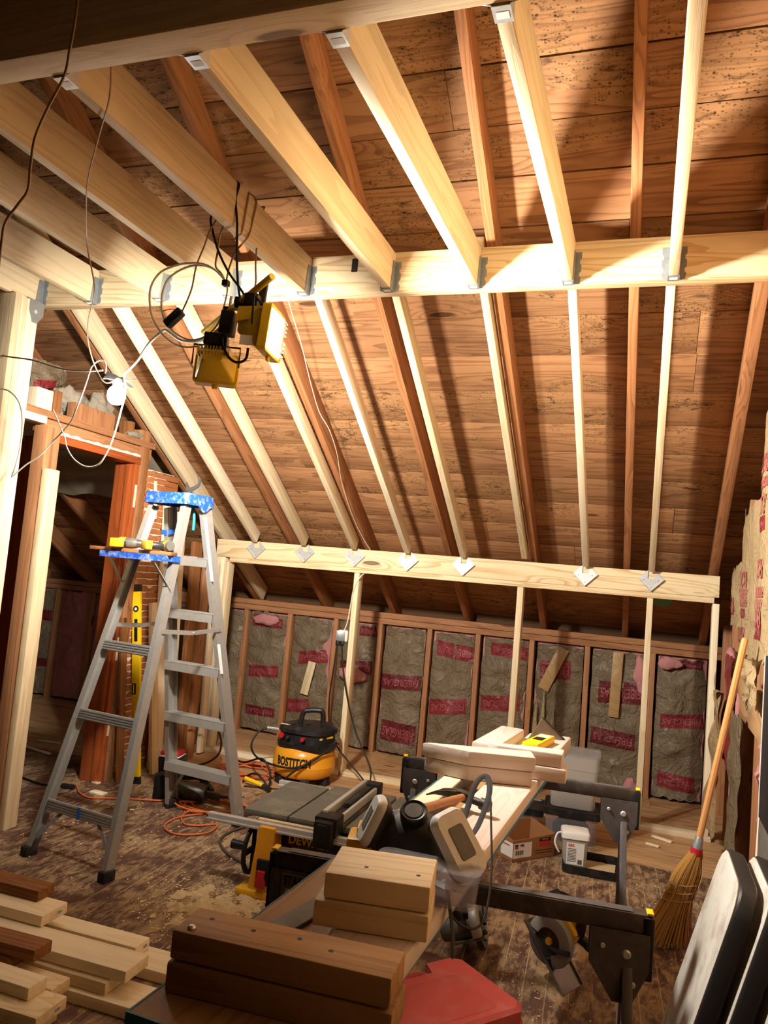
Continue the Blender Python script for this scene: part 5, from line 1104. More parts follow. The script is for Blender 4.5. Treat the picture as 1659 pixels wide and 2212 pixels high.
m = MB(R1, O1); m.box((-0.300, -0.0255, 0.700), (0.200, 0.004, 0.105), bev=0.0015); sp_ = put('name_plate', m, 'horse_plate', h1)
lettering('STANLEY', 0.032, 'matt_black', R1 @ V((-0.352, -0.0282, 0.737))+O1, R1 @ V((1, 0, 0)), (0, 0, 1), sp_, width=0.085, weight=0.02)
BD = 'boards on the sawhorses'
board('painted_board', (-0.512, 0.985, 0.811), (-0.420, 3.45, 0.811), 0.305, 0.018, 'block_lumber', 'wide worn board with teal painted edges laid over both sawhorses', 'board', bev=0.001)
pb = bpy.data.objects['painted_board']
A0, A1 = V((-0.512, 0.985, 0.811)), V((-0.420, 3.45, 0.811)); dv = (A1-A0).normalized(); sv = V((dv.y, -dv.x, 0))
for s in (-1, 1):
    m = MB(); m.bar(A0+sv*s*0.1535, A1+sv*s*0.1535, 0.003, 0.0195); put('painted_edge', m, 'teal_paint', pb, label='teal painted edge')
m = MB(); m.bar(A0-dv*0.0015-sv*0.155, A0-dv*0.0015+sv*0.155, 0.003, 0.0195); put('painted_edge', m, 'teal_paint', pb, label='teal painted edge')
board('plank', (-0.405, 1.22, 0.840), (-0.352, 2.86, 0.840), 0.140, 0.039, 'pink_lumber', 'long pinkish plank on the sawhorse board, hammer and mask on it', 'board', BD, bev=0.006)
board('plank', (-0.548, 2.04, 0.840), (-0.528, 2.80, 0.840), 0.058, 0.040, 'pale_lumber', 'narrow tan board left of the long pinkish plank', 'board', BD)
nb = bpy.data.objects['plank.001']
m = MB(); m.bar((-0.517, 2.04, 0.840), (-0.497, 2.80, 0.840), 0.003, 0.036); put('grey_edge', m, 'tool_grey', nb, label='dark grey weathered edge')
t = thing('corner_guard', 'small yellow and black end piece at the near end of the narrow tan board', 'clip', (-0.545, 2.03, 0.82))
m = MB(); m.box((-0.540, 2.018, 0.853), (0.064, 0.030, 0.016), bev=0.004); put('cap', m, 'level_yellow', t)
m = MB(); m.box((-0.540, 2.018, 0.833), (0.062, 0.026, 0.024), bev=0.003); put('body', m, 'matt_black', t)
def prismboard(name, poly, z, h, mat, label, group=BD):
    """short board cut to a plan outline; grain along its longest front edge"""
    p = [V((a, b, 0)) for a, b in poly]; d = (p[2]-p[1]).normalized(); R = basis(d); O = V((p[1].x, p[1].y, z))
    m = MB(); m.prism([tuple((R.transposed() @ (q-V((p[1].x, p[1].y, 0)))).xy) for q in p], h, bev=0.006)
    o = put(name, m, mat, None, label, 'board', group, local=True); o.location = O; o.rotation_euler = R.to_euler(); return o
prismboard('cut_board', [(-0.650, 2.437), (-0.487, 2.408), (-0.290, 2.465), (-0.316, 2.555)], 0.9065, 0.045, 'pink_lumber', 'upper of two mitred short boards stacked across the pinkish plank')
prismboard('cut_board', [(-0.640, 2.440), (-0.487, 2.412), (-0.296, 2.466), (-0.322, 2.552)], 0.8605, 0.045, 'pink_lumber', 'lower of two mitred short boards stacked across the pinkish plank')
prismboard('cut_board', [(-0.47, 2.60), (-0.43, 2.565), (-0.220, 2.575), (-0.222, 2.66)], 0.9065, 0.045, 'pink_lumber', 'upper short board behind the mitred pair, end sticking out right')
prismboard('cut_board', [(-0.47, 2.60), (-0.43, 2.565), (-0.205, 2.570), (-0.207, 2.655)], 0.8605, 0.045, 'pink_lumber', 'lower short board behind the mitred pair, pencil-marked end sticking out right')
board('cut_board', (-0.510, 2.78, 0.884), (-0.475, 3.18, 0.884), 0.098, 0.046, 'pink_lumber', 'clean short block at the far end of the bench, end grain towards the viewer', 'board', BD, bev=0.008)
board('cut_board', (-0.505, 2.84, 0.840), (-0.475, 3.15, 0.840), 0.09, 0.038, 'pale_lumber', 'board hidden under the clean short block at the far end', 'board', BD)
board('cut_board', (-0.405, 2.88, 0.845), (-0.385, 3.32, 0.845), 0.075, 0.048, 'pale_lumber', 'tan board under the yellow torpedo level at the far end of the bench', 'board', BD)
board('cut_board', (-0.318, 2.95, 0.848), (-0.298, 3.33, 0.848), 0.088, 0.054, 'pink_lumber', 'pink board at the far right corner of the bench', 'board', BD, bev=0.008)
tl = thing('torpedo_level', 'short yellow level with a window lying on boards at the far end of the bench', 'level', (-0.355, 3.02, 0.877))
LR_ = rotz(math.radians(80)); Wl = lambda: MB(LR_, V((-0.350, 3.03, 0.877)))
m = Wl(); m.box((0, 0, 0.014), (0.22, 0.060, 0.028), bev=0.003); put('body', m, 'level_yellow', tl)
m = Wl(); m.box((0.0, 0.0, 0.0145), (0.06, 0.040, 0.030), bev=0.003); put('window', m, 'matt_black', tl)
m = Wl(); m.box((0.07, 0, 0.0145), (0.045, 0.045, 0.030), bev=0.003); put('vial_plate', m, 'white_plastic', tl)
t = thing('speed_square', 'metal rafter square standing on its edge behind the yellow torpedo level', 'square', (-0.36, 3.20, 0.87))
m = MB(); m.prism([(-0.08, 0), (0.085, 0), (-0.02, 0.085)], 0.004, (-0.345, 3.20, 0.874), Matrix(((0.8, 0, 0.6), (0.6, 0, -0.8), (0, 1, 0)))); put('plate', m, 'steel', t, smooth=False)
m = MB(); m.bar((-0.345-0.02*0.8, 3.198-0.02*0.6, 0.962), (-0.345+0.085*0.8, 3.198+0.085*0.6, 0.876), 0.018, 0.004); put('fence_flange', m, 'dark_steel', t, smooth=False)
# big blocks in front
def blk(name, c, L, w, h, a, mat, label, holes=()):
    d = V((math.cos(a), math.sin(a), 0)); c = V(c)
    o = board(name, c-d*L/2, c+d*L/2, w, h, mat, label, 'block', 'offcut blocks on the near end of the bench', bev=0.004)
    for (u, v_) in holes:
        m = MB(); p = c+d*(u*L/2)+V((-d.y, d.x, 0))*(v_*w/2)+V((0, 0, h/2-0.004)); m.cyl(p, p+V((0, 0, 0.0042)), 0.0042, 12); put('nail_hole', m, 'matt_black', o)
    return o
a1 = math.radians(4.3)
blk('offcut_block', (-0.480, 1.115, 0.8887), 0.345, 0.088, 0.0425, a1, 'block_lumber', 'upper of the two big dark blocks on the bench, nail holes on top', ((-0.78, 0.3), (-0.35, 0.12), (0.08, 0.25), (0.40, -0.1)))
b = blk('offcut_block', (-0.478, 1.113, 0.8425), 0.352, 0.090, 0.0445, a1, 'block_lumber', 'lower of the two big dark blocks on the bench')
ob = bpy.data.objects['offcut_block']
m = MB(); m.ball((-0.625, 1.075, 0.912), (0.0065, 0.0065, 0.004), 12, 6); put('screw_head', m, 'bright_galvanized', ob)
a2 = math.radians(10)
blk('offcut_block', (-0.420, 1.375, 0.9275), 0.185, 0.140, 0.044, a2, 'joist_wood', 'upper of the two lighter blocks behind the big dark ones', ((-0.3, -0.3), (0.72, -0.35)))
blk('offcut_block', (-0.425, 1.368, 0.8825), 0.200, 0.142, 0.044, a2, 'joist_wood', 'lower of the two lighter blocks behind the big dark ones')
board('metal_bar', (-0.600, 1.245, 0.8245), (-0.560, 1.46, 0.8245), 0.05, 0.008, 'tool_grey', 'dark grey flat metal bar on the painted board, left of the lighter blocks', 'bar')
t = thing('tape_roll', 'green roll just showing left of the lighter blocks', 'tape', (-0.535, 1.42, 0.865))
m = MB(); m.lathe([(0.016, 0), (0.026, 0), (0.026, 0.045), (0.016, 0.045)], (-0.497, 1.405, 0.861), n=28); put('roll', m, (plain('green_tape', '#4f9a2e', 0.45) and 'green_tape'), t)
# clear clamshell tub with a purple tint
t = thing('plastic_tub', 'clear purple-tinted plastic tub right behind the lighter blocks, under the mask', 'tub', (-0.375, 1.50, 0.861))
def tubring(z, sx, sy): return [V((-0.365+x*sx, 1.495+y*sy, z)) for x, y in rrect(0.200, 0.062, 0.022)]
m = MB(); m.loft([tubring(0.862, .94, .9), tubring(0.922, 1.0, 1.0), tubring(0.926, 1.04, 1.06), tubring(0.926, 0.98, 0.94), tubring(0.868, 0.92, 0.86)]); put('tub_wall', m, 'purple_plastic', t)
m = MB(); m.grid(lambda u, v: (-0.44+0.15*u, 1.477+0.038*v, 0.892+0.015*noise.noise(V((u*6, v*6, 2)))), 8, 6); put('contents', m, 'mask_white', t, kind='stuff')
m = MB(); m.loft([tubring(0.927, 1.04, 1.06), tubring(0.930, 1.04, 1.06)]); put('tub_lid', m, 'clear_plastic', t)
# hammer
hm = thing('hammer', 'claw hammer with a wooden handle lying on the pinkish plank behind the mask', 'hammer', (-0.47, 2.0, 0.862))
Ha, Hb = V((-0.514, 1.729, 0.925)), V((-0.434, 2.099, 0.895)); hd_ = (Hb-Ha).normalized(); HB = basis(hd_)
m = MB(); rings = []
for f, w, h in ((0, .016, .012), (.05, .017, .013), (.3, .0145, .011), (.6, .012, .0095), (.85, .0125, .010), (1.0, .011, .009)):
    rings.append([Ha+(Hb-Ha)*f+HB @ V((0, w*math.cos(2*PI*k/14), h*math.sin(2*PI*k/14))) for k in range(14)])
m.loft(rings); put('handle', m, 'hammer_wood', hm)
m = MB(); m.box(Ha+hd_*0.006, (0.020, 0.035, 0.028), HB, bev=0.006); put('handle_end', m, 'tool_grey', hm)
HC = Hb+hd_*0.010; side = HB @ V((0, 1, 0)); upn = HB @ V((0, 0, 1))
fv = V((0.93, -0.30, -0.10)).normalized()
m = MB(); Bf = basis(fv); m.box(HC, (0.045, 0.026, 0.028), Bf, bev=0.004); m.cyl(HC+fv*0.015, HC+fv*0.055, 0.010, 16); m.cyl(HC+fv*0.052, HC+fv*0.078, 0.0155, 20); put('head', m, 'dark_steel', hm)
for s in (-1, 1):
    m = MB(); m.loft([[HC-fv*x+Bf @ V((0, s*(0.004+yy)+a*w, -dz+b*h)) for a, b in ((-1, -1), (1, -1), (1, 1), (-1, 1))] for x, yy, dz, w, h in ((0.012, 0.004, 0, .008, .012), (0.045, 0.008, 0.003, .007, .008), (0.080, 0.013, 0.012, .006, .005), (0.105, 0.016, 0.026, .005, .002))]); put('claw', m, 'dark_steel', hm)
# respirator
MC = V((-0.432, 1.60, 0.945))
rs_ = thing('respirator', 'dusty respirator mask with two pale filters lying on the bench behind the blocks', 'mask', MC-V((0, 0, 0.08)))
m = MB(); fd = V((0.10, -0.55, 0.83)).normalized(); FB = Matrix((V((1, 0.1, 0)).normalized(), fd.cross(V((1, 0.1, 0)).normalized()).normalized(), fd)).transposed()
m.lathe([(0.088, -0.055), (0.088, -0.045), (0.078, -0.012), (0.055, 0.015), (0.035, 0.026), (0, 0.028)], MC, FB, 32, sx=1.0, sy=0.82); put('face_piece', m, 'mask_grey', rs_)
m = MB(); m.lathe([(0.028, 0.02), (0.029, 0.046), (0.026, 0.050), (0.020, 0.047), (0, 0.047)], MC+FB @ V((0, 0.012, 0)), FB, 28); put('exhale_valve', m, 'black_plastic', rs_)
m = MB(); m.lathe([(0.020, 0.0475), (0.018, 0.0495), (0, 0.0495)], MC+FB @ V((0, 0.012, 0)), FB, 28); put('valve_disc', m, 'tool_grey', rs_)
def filt(c, nrm, upv, w, h, d, label):
    B = basis(nrm, upv); P = lambda x, s, r: [V(c)+B @ V((x, a*s, b*s)) for a, b in rrect(w, h, r, 5)]
    m = MB(); m.loft([P(-d, 0.92, .02), P(-d*0.3, 1.0, .022), P(0, 1.0, .022), P(d*0.25, 0.95, .02), P(d*0.55, 0.88, .02)]); o = put('filter', m, 'mask_white', rs_, label=label)
    m = MB(); m.loft([P(d*0.50, 0.50, .012), P(d*0.62, 0.46, .012)]); put('filter_window', m, 'mask_grey' if False else 'tool_grey', o)
    m = MB(); m.loft([P(-d*1.5, 0.80, .02), P(-d*0.9, 0.98, .02), P(-d*0.55, 0.98, .02)]); put('filter_base', m, 'mask_grey', o)
filt(MC+V((0.112, -0.055, 0.012)), V((0.62, -0.55, 0.55)), V((-0.55, 0.1, 0.83)), 0.080, 0.135, 0.022, 'right pale filter facing the viewer')
filt(MC+V((-0.088, -0.010, 0.010)), V((-0.78, -0.42, 0.35)), V((0.40, 0.1, 0.9)), 0.066, 0.105, 0.018, 'left pale filter seen edge-on')
m = MB(); m.tube([MC+V(p) for p in ((0.03, 0.04, -0.02), (0.055, 0.16, -0.045), (0.06, 0.24, -0.02), (0.065, 0.31, 0.035), (0.085, 0.335, 0.055), (0.105, 0.29, 0.03), (0.098, 0.20, -0.03), (0.075, 0.10, -0.06))], 0.0075, 8, 6, flat=0.2, up=(1, 0, 0)); put('head_strap', m, 'strap_grey', rs_)
m = MB(); m.tube([MC+V(p) for p in ((0.10, 0.315, 0.045), (0.125, 0.22, -0.01), (0.155, 0.10, -0.10), (0.155, 0.02, -0.16), (0.12, -0.02, -0.155), (0.075, -0.045, -0.10))], 0.0025, 8, 6); put('elastic', m, 'strap_grey', rs_)
m = MB(); m.tube([MC+V(p) for p in ((0.09, -0.06, -0.06), (0.112, -0.10, -0.09), (0.128, -0.13, -0.125), (0.135, -0.14, -0.165))], 0.007, 8, 6, flat=0.3, up=(0, 1, 0)); put('neck_strap', m, 'strap_grey', rs_)
t = thing('battery_pack', 'yellow and black tool battery on the bench left of the mask', 'battery', (-0.545, 1.62, 0.86))
R_ = rotz(0.25); W = lambda: MB(R_, V((-0.548, 1.64, 0.838)))
m = W(); m.box((0, 0, 0.045), (0.075, 0.085, 0.048), bev=0.008); m.box((0.01, 0.0, 0.078), (0.055, 0.06, 0.022), bev=0.004); put('shell', m, 'tool_yellow', t)
m = W(); m.box((0, 0, 0.013), (0.078, 0.088, 0.025), bev=0.005); put('base', m, 'black_plastic', t)
m = W(); m.box((0.006, -0.031, 0.079), (0.03, 0.006, 0.014), bev=0.001); put('contact_slot', m, 'matt_black', t)

# ================================================================== lumber pile at lower left
def pile(f, L, w, top, mat, label, a=1.5, sticker=False):
    """f = front right top corner, board runs to the left"""
    d = V((-math.cos(math.radians(a)), -math.sin(math.radians(a)), 0)); n = V((-d.y, d.x, 0)) * -1
    if n.y < 0: n = -n
    h = 0.039; c0 = V((f[0], f[1], top-h/2-0.0005))+n*w/2
    o = board('lumber_board', c0, c0+d*L, w, h, mat, label, 'board', 'lumber pile at the lower left', bev=0.004)
    if sticker:
        m = MB(); p = c0-d*0.0006+n*(w*0.18)
        m.box(p, (0.0012, 0.030, 0.020), basis(-d)); s = put('price_label', m, 'label_white', o, smooth=False, label='small white barcode label')
        for k in range(7):
            m = MB(); m.box(p-d*0.0007+n*(-0.011+0.0034*k)+V((0, 0, 0.001)), (0.0006, 0.0016 if k % 2 else 0.0010, 0.011), basis(-d)); put('bar', m, 'print_black', s, smooth=False)
    return o
pile((-1.335, 2.200), 1.6, 0.140, 0.040, 'pale_lumber', 'bottom pale board of the pile, front row, running under the bench corner')
pile((-1.350, 2.425), 1.6, 0.140, 0.040, 'pale_lumber', 'bottom pale board of the pile, back row')
pile((-1.580, 2.213), 1.4, 0.140, 0.080, 'new_lumber', 'second board up in the front row of the pile, shorter end')
pile((-1.524, 2.236), 1.4, 0.130, 0.120, 'pale_lumber', 'broad pale board on top of the front row, clean sawn end')
pile((-1.641, 2.450), 1.4, 0.089, 0.080, 'pale_lumber', 'narrow pale board on the back row of the pile', sticker=True)
pile((-1.965, 2.336), 1.2, 0.135, 0.160, 'pale_lumber', 'broad pale board with a barcode sticker, third layer at the back', sticker=True)
pile((-2.058, 2.412), 1.0, 0.088, 0.200, 'dark_lumber', 'dark brown board on the very top of the pile at the back')
pile((-1.811, 2.137), 1.0, 0.086, 0.160, 'dark_lumber', 'dark brown board with nail holes on the front side of the pile', a=2.5)
pile((-1.90, 2.122), 0.9, 0.086, 0.120, 'dark_lumber', 'board hidden under the dark brown nail-holed one', a=1.5)
pile((-1.717, 2.020), 1.0, 0.080, 0.120, 'pale_lumber', 'pale knotty board in the nearest stack at lower left', a=0.0)
pile((-1.700, 2.106), 1.0, 0.086, 0.080, 'new_lumber', 'pale board showing behind the knotty one in the nearest stack', a=0.5)
pile((-1.631, 1.966), 1.1, 0.136, 0.080, 'new_lumber', 'board with a barcode sticker under the knotty one, nearest stack', a=2.0, sticker=True)
pile((-1.660, 1.966), 1.1, 0.136, 0.040, 'new_lumber', 'bottom board of the nearest stack at lower left', a=2.0)
pile((-1.720, 2.110), 1.0, 0.086, 0.040, 'new_lumber', 'bottom board behind the nearest stack at lower left', a=0.5)

# ================================================================== plastic bins, box, bucket
def rr(cx, cy, z, w, d, r, rz=0.0):
    R = rotz(rz); return [V((cx, cy, 0))+R @ V((x, y, 0))+V((0, 0, z)) for x, y in rrect(w, d, r, 4)]
def bin_(name, label, cx, cy, z0, w, d, h, rz, lid, upside=False, mat='frosted_plastic', group='plastic bins'):
    t = thing(name, label, 'bin', (cx, cy, z0), rz, group)
    a, b = (1.0, 0.90) if upside else (0.90, 1.0)
    R = lambda z, s: rr(cx, cy, z, w*s, d*s, 0.03, rz)
    m = MB()
    if upside: m.loft([R(z0, 1.0), R(z0+0.012, 1.03), R(z0+0.02, 1.0), R(z0+h*0.72, 0.94), R(z0+h*0.73, 0.97), R(z0+h-0.01, 0.95), R(z0+h, 0.92)], cap=True)
    else: m.loft([R(z0, 0.88), R(z0+0.01, 0.91), R(z0+h*0.72, 0.97), R(z0+h*0.73, 0.99), R(z0+h-0.02, 1.0), R(z0+h, 1.03)], cap=False)
    put('bin_wall', m, mat, t)
    if lid:
        m = MB(); m.loft([R(z0+h-0.022, 1.05), R(z0+h-0.022, 1.08), R(z0+h+0.018, 1.08), R(z0+h+0.018, 1.02), R(z0+h+0.008, 0.98)]); put('lid', m, 'black_plastic', t)
    return t
t = bin_('storage_bin', 'clear lower bin with a black lid on the floor behind the far sawhorse', -0.335, 4.80, 0.002, 0.30, 0.26, 0.205, 0.05, True, mat='clear_plastic')
m = MB(); m.ball((-0.335, 4.80, 0.085), (0.11, 0.09, 0.075), 20, 12)
for v in m.bm.verts: v.co += V((0, 0, 1))*0.02*fbm(v.co*18, 3)
put('bin_contents', m, 'black_plastic', t, kind='stuff')
t = bin_('storage_bin', 'frosted upper bin standing on the black lid of the clear bin', -0.335, 4.80, 0.230, 0.275, 0.235, 0.30, 0.05, False)
m = MB(); m.grid(lambda u, v: (-0.43+0.19*u, 4.72+0.15*v, 0.250+0.05*max(0, noise.noise(V((u*5, v*5, 1))))+0.05*math.sin(PI*u)), 12, 8); put('bin_contents', m, 'tool_grey', t, kind='stuff')
m = MB(); m.loft([rr(-0.335, 4.80, 0.528, 0.287, 0.247, 0.03, 0.05), rr(-0.335, 4.80, 0.540, 0.287, 0.247, 0.03, 0.05)]); put('lid', m, 'clear_plastic', t)
t = bin_('storage_bin', 'low bin with a black lid half hidden behind the cardboard box', -0.66, 4.95, 0.002, 0.28, 0.24, 0.13, 0.05, True, mat='clear_plastic')
t = thing('bin_lid', 'upturned black bin lid lying on the floor before the bins', 'lid', (-0.195, 4.44, 0.0), 0.05)
m = MB(); A = lambda z, s: rr(-0.195, 4.44, z, 0.30*s, 0.27*s, 0.035, 0.05)
m.loft([A(0.001, 0.97), A(0.045, 1.0), A(0.045, 0.96), A(0.010, 0.93)]); put('tray', m, 'black_plastic', t)
m = MB(); m.grid(lambda u, v: (-0.30+0.23*u, 4.35+0.19*v, 0.0125+0.003*noise.noise(V((u*8, v*8, 2)))), 10, 8); put('dust_layer', m, 'sawdust', t, kind='stuff')
bk = thing('screw_tub', 'white translucent screw tub with a printed label standing in the upturned lid', 'tub', (-0.285, 4.43, 0.012), 0.15)
S = lambda z, s: rr(-0.285, 4.43, z, 0.135*s, 0.125*s, 0.018, 0.15)
m = MB(); m.loft([S(0.013, .88), S(0.03, .90), S(0.165, 1.0), S(0.168, 1.04)]); put('tub_wall', m, 'frosted_plastic', bk)
m = MB(); m.loft([S(0.160, 1.05), S(0.160, 1.10), S(0.185, 1.10), S(0.192, 1.04), S(0.196, 0.9)]); put('lid', m, 'white_plastic', bk)
m = MB(); m.tube([(-0.355, 4.40, 0.176), (-0.375, 4.385, 0.17), (-0.385, 4.37, 0.13), (-0.372, 4.365, 0.10), (-0.36, 4.37, 0.08)], 0.005, 8, 5); put('bail_handle', m, 'white_plastic', bk)
RB = rotz(0.15); bo = V((-0.285, 4.43, 0)); fp_ = lambda x, z: bo+RB @ V((x, -0.0605-0.0045*(z-0.09)/0.09, z))
m = MB(); m.bm.faces.new([m.vt(fp_(x, z)+RB @ V((0, -0.0018, 0))) for x, z in ((-0.045, 0.028), (0.045, 0.028), (0.047, 0.142), (-0.047, 0.142))]); lbl = put('printed_label', m, 'label_white', bk, smooth=False)
lettering('GRK', 0.020, 'print_red', fp_(-0.022, 0.128)+RB @ V((0, -0.0025, 0)), RB @ V((1, 0, 0)), (0, 0, 1), lbl, width=0.034, weight=0.02)
for k in range(9):
    m = MB(); m.box(fp_(-0.017, 0.110-0.008*k)+RB @ V((0, -0.0025, 0)), (0.044, 0.0006, 0.0028), RB); put('print_line', m, 'tool_grey', lbl, smooth=False)
m = MB(); m.box(fp_(0.026, 0.045)+RB @ V((0, -0.0025, 0)), (0.022, 0.0006, 0.022), RB); put('print_block', m, 'tool_grey', lbl, smooth=False)
# cardboard box, cut open
cb = thing('cardboard_box', 'open brown cardboard box with a white barcode label on the floor', 'box', (-0.50, 4.50, 0), 0.0)
P0, P1, P2 = V((-0.592, 4.293, 0.000)), V((-0.400, 4.525, 0.000)), V((-0.702, 4.447, 0.000))
e1, e2 = (P1-P0), (P2-P0); e2 = V((-e1.y, e1.x, 0)).normalized()*0.20; P2 = P0+e2; P3 = P1+e2
def wall(nm, a, b, ha, hb, th=0.004):
    d = (b-a).normalized(); n = V((-d.y, d.x, 0)); m = MB()
    m.loft([[a, a+n*th, a+n*th+V((0, 0, ha)), a+V((0, 0, ha))], [b, b+n*th, b+n*th+V((0, 0, hb)), b+V((0, 0, hb))]]); return put(nm, m, 'cardboard', cb, smooth=False)
fw_ = wall('front_panel', P0, P1, 0.112, 0.125); wall('back_panel', P3, P2, 0.15, 0.15); sw_ = wall('side_panel', P2, P0, 0.150, 0.112); wall('side_panel', P1, P3, 0.125, 0.155)
m = MB(); m.prism([tuple(p.xy) for p in (P0, P1, P3, P2)], 0.004, (0, 0, 0.001)); put('bottom', m, 'cardboard', cb, smooth=False)
d1 = e1.normalized(); nf = V((d1.y, -d1.x, 0)); L1 = e1.length
def patch(pt, x0, x1, z0, z1, mat, parent, nm, off=0.0008, o=P0, d=d1, n=nf):
    m = MB(); m.bm.faces.new([m.vt(o+d*x+n*off+V((0, 0, z))) for x, z in ((x0, z0), (x1, z0), (x1, z1), (x0, z1))]); return put(nm, m, mat, parent, smooth=False)
wl_ = patch(0, 0.002, L1*0.44, 0.020, 0.098, 'label_white', fw_, 'white_label')
patch(0, 0.010, 0.034, 0.082, 0.092, 'print_black', wl_, 'logo_mark', 0.0014); patch(0, 0.010, 0.034, 0.068, 0.081, 'print_red', wl_, 'logo_mark', 0.0014)
lettering('NB1', 0.016, 'print_black', P0+d1*0.062+nf*0.0014+V((0, 0, 0.085)), d1, (0, 0, 1), wl_, width=0.026, weight=0.03)
for k in range(13): patch(0, 0.016+0.0045*k, 0.016+0.0045*k+(0.0028 if k % 3 else 0.0016), 0.036, 0.060, 'print_black', wl_, 'barcode_bar', 0.0014)
wl2 = patch(0, -0.10, -0.002, 0.022, 0.098, 'label_white', sw_, 'white_label', 0.0008, P0, e2.normalized()*-1, -d1)
patch(0, -0.085, -0.03, 0.078, 0.084, 'print_red', wl2, 'print_line', 0.0014, P0, e2.normalized()*-1, -d1)
rp = patch(0, L1*0.62, L1*0.90, 0.066, 0.092, 'print_red', fw_, 'red_print'); bp = patch(0, L1*0.62, L1*0.90, 0.093, 0.110, 'print_black', fw_, 'black_print')
lettering('SIMPSON', 0.012, 'cardboard', P0+d1*L1*0.76+nf*0.0016+V((0, 0, 0.1015)), d1, (0, 0, 1), bp, width=0.05, weight=0.02)
for z in (0.030, 0.044): patch(0, L1*0.52, L1*0.95, z, z+0.003, 'print_black', fw_, 'print_line')

# ================================================================== circular saws
def circ_saw(label, Xs, Ys, Zs, c, body, motor, grip, guard='guard_grey', cordless=True):
    """local x = cutting direction, y = motor side, z = away from the shoe; c = blade centre in plan"""
    Xs, Ys, Zs = [V(v).normalized() for v in (Xs, Ys, Zs)]; Ys = (Zs.cross(Xs)).normalized(); Zs = Xs.cross(Ys).normalized()
    R = Matrix((Xs, Ys, Zs)).transposed()
    low = min([(R @ V(p)).z for p in [(x, y, -0.045) for x in (-0.10, 0.17) for y in (-0.035, 0.10)]+[(0.086*math.cos(a), -0.012, 0.086*math.sin(a)) for a in [k*0.2 for k in range(32)]]])
    O = V((c[0], c[1], -low+0.003))
    t = thing('circular_saw', label, 'power tool', (c[0], c[1], 0), 0, 'circular saws on the floor')
    W = lambda: MB(R, O)
    Y = Matrix(((1, 0, 0), (0, 0, 1), (0, -1, 0)))                  # lathe axis along +y
    m = W(); m.box((0.035, 0.030, -0.045), (0.27, 0.135, 0.0035)); m.box((0.035, -0.036, -0.040), (0.27, 0.003, 0.010)); m.box((0.035, 0.096, -0.040), (0.27, 0.003, 0.010)); put('shoe', m, 'steel', t, smooth=False)
    m = W(); m.lathe([(0, -0.001), (0.082, -0.001), (0.082, 0.001), (0, 0.001)], (0, -0.008, 0), Y, 40); put('blade', m, 'dark_steel', t)
    m = W(); m.lathe([(0, -0.007), (0.013, -0.006), (0.014, 0.004), (0, 0.004)], (0, -0.016, 0), Y, 8); put('arbor_bolt', m, 'tool_yellow' if cordless else 'steel', t)
    m = W(); n = 20                                                # upper guard: half drum with a rounded rim
    prof = [(0.050, -0.024), (0.078, -0.026), (0.092, -0.020), (0.096, -0.006), (0.092, 0.010), (0.050, 0.014)]
    rows = [[m.vt((r*math.cos(a), y, r*math.sin(a))) for r, y in prof] for a in [math.radians(-25+230*k/n) for k in range(n+1)]]
    for A_, B_2 in zip(rows, rows[1:]):
        for k in range(len(prof)): m.face([A_[k], A_[(k+1) % len(prof)], B_2[(k+1) % len(prof)], B_2[k]])
    m.face(rows[0]); m.face(rows[-1][::-1]); put('upper_guard', m, guard, t, ang=45)
    m = W(); prof = [(0.060, -0.020), (0.086, -0.020), (0.088, -0.006), (0.086, 0.004), (0.060, 0.004)]
    rows = [[m.vt((r*math.cos(a), y, r*math.sin(a))) for r, y in prof] for a in [math.radians(195+130*k/n) for k in range(n+1)]]
    for A_, B_2 in zip(rows, rows[1:]):
        for k in range(len(prof)): m.face([A_[k], A_[(k+1) % len(prof)], B_2[(k+1) % len(prof)], B_2[k]])
    m.face(rows[0]); m.face(rows[-1][::-1]); put('lower_guard', m, 'dark_steel' if not cordless else 'tool_grey', t, ang=45)
    m = W(); m.tube([V(p) for p in ((0.02, -0.03, 0.0), (0.045, -0.034, 0.03), (0.07, -0.036, 0.07))], [0.008, 0.011], 8); put('guard_lever', m, 'black_plastic', t)
    m = W(); m.lathe([(0, 0.012), (0.052, 0.014), (0.054, 0.05), (0.048, 0.10), (0.046, 0.135), (0.036, 0.142), (0, 0.142)], (0.0, 0, 0.012), Y, 26); mo = put('motor_housing', m, motor, t)
    for k in range(5):
        m = W(); m.box((0.0+0.0, 0.055+0.014*k, 0.062), (0.05, 0.007, 0.008), bev=0.001); put('vent_slot', m, 'matt_black', mo)
    m = W(); m.box((-0.015, 0.035, 0.075), (0.10, 0.055, 0.06), bev=0.014); put('gear_housing', m, body, t)
    m = W(); m.tube([V(p) for p in ((0.03, 0.045, 0.095), (0.0, 0.045, 0.130), (-0.05, 0.045, 0.138), (-0.10, 0.045, 0.115), (-0.125, 0.045, 0.07), (-0.10, 0.045, 0.045))], 0.019, 10, 4); put('rear_handle', m, grip, t)
    m = W(); m.tube([V(p) for p in ((0.04, 0.05, 0.085), (0.085, 0.06, 0.105), (0.125, 0.075, 0.125))], [0.018, 0.021, 0.018], 12, 4); put('front_handle', m, grip, t)
    if cordless:
        m = W(); m.box((-0.105, 0.075, 0.035), (0.085, 0.085, 0.055), bev=0.008); put('battery', m, 'black_plastic', t)
        m = W(); m.tube([V(p) for p in ((-0.06, 0.128, 0.07), (-0.06, 0.165, 0.075), (-0.005, 0.165, 0.095), (0.0, 0.128, 0.09))], 0.003, 8, 4); put('belt_hook', m, 'bright_galvanized', t)
    else:
        m = W(); m.box((0.02, 0.045, 0.135), (0.022, 0.02, 0.022), bev=0.004); put('lock_button', m, 'red_plastic', t)
        m = W(); m.box((0.05, 0.005, 0.085), (0.04, 0.02, 0.05), bev=0.004); put('scale_plate', m, 'aluminium', t)
    return t
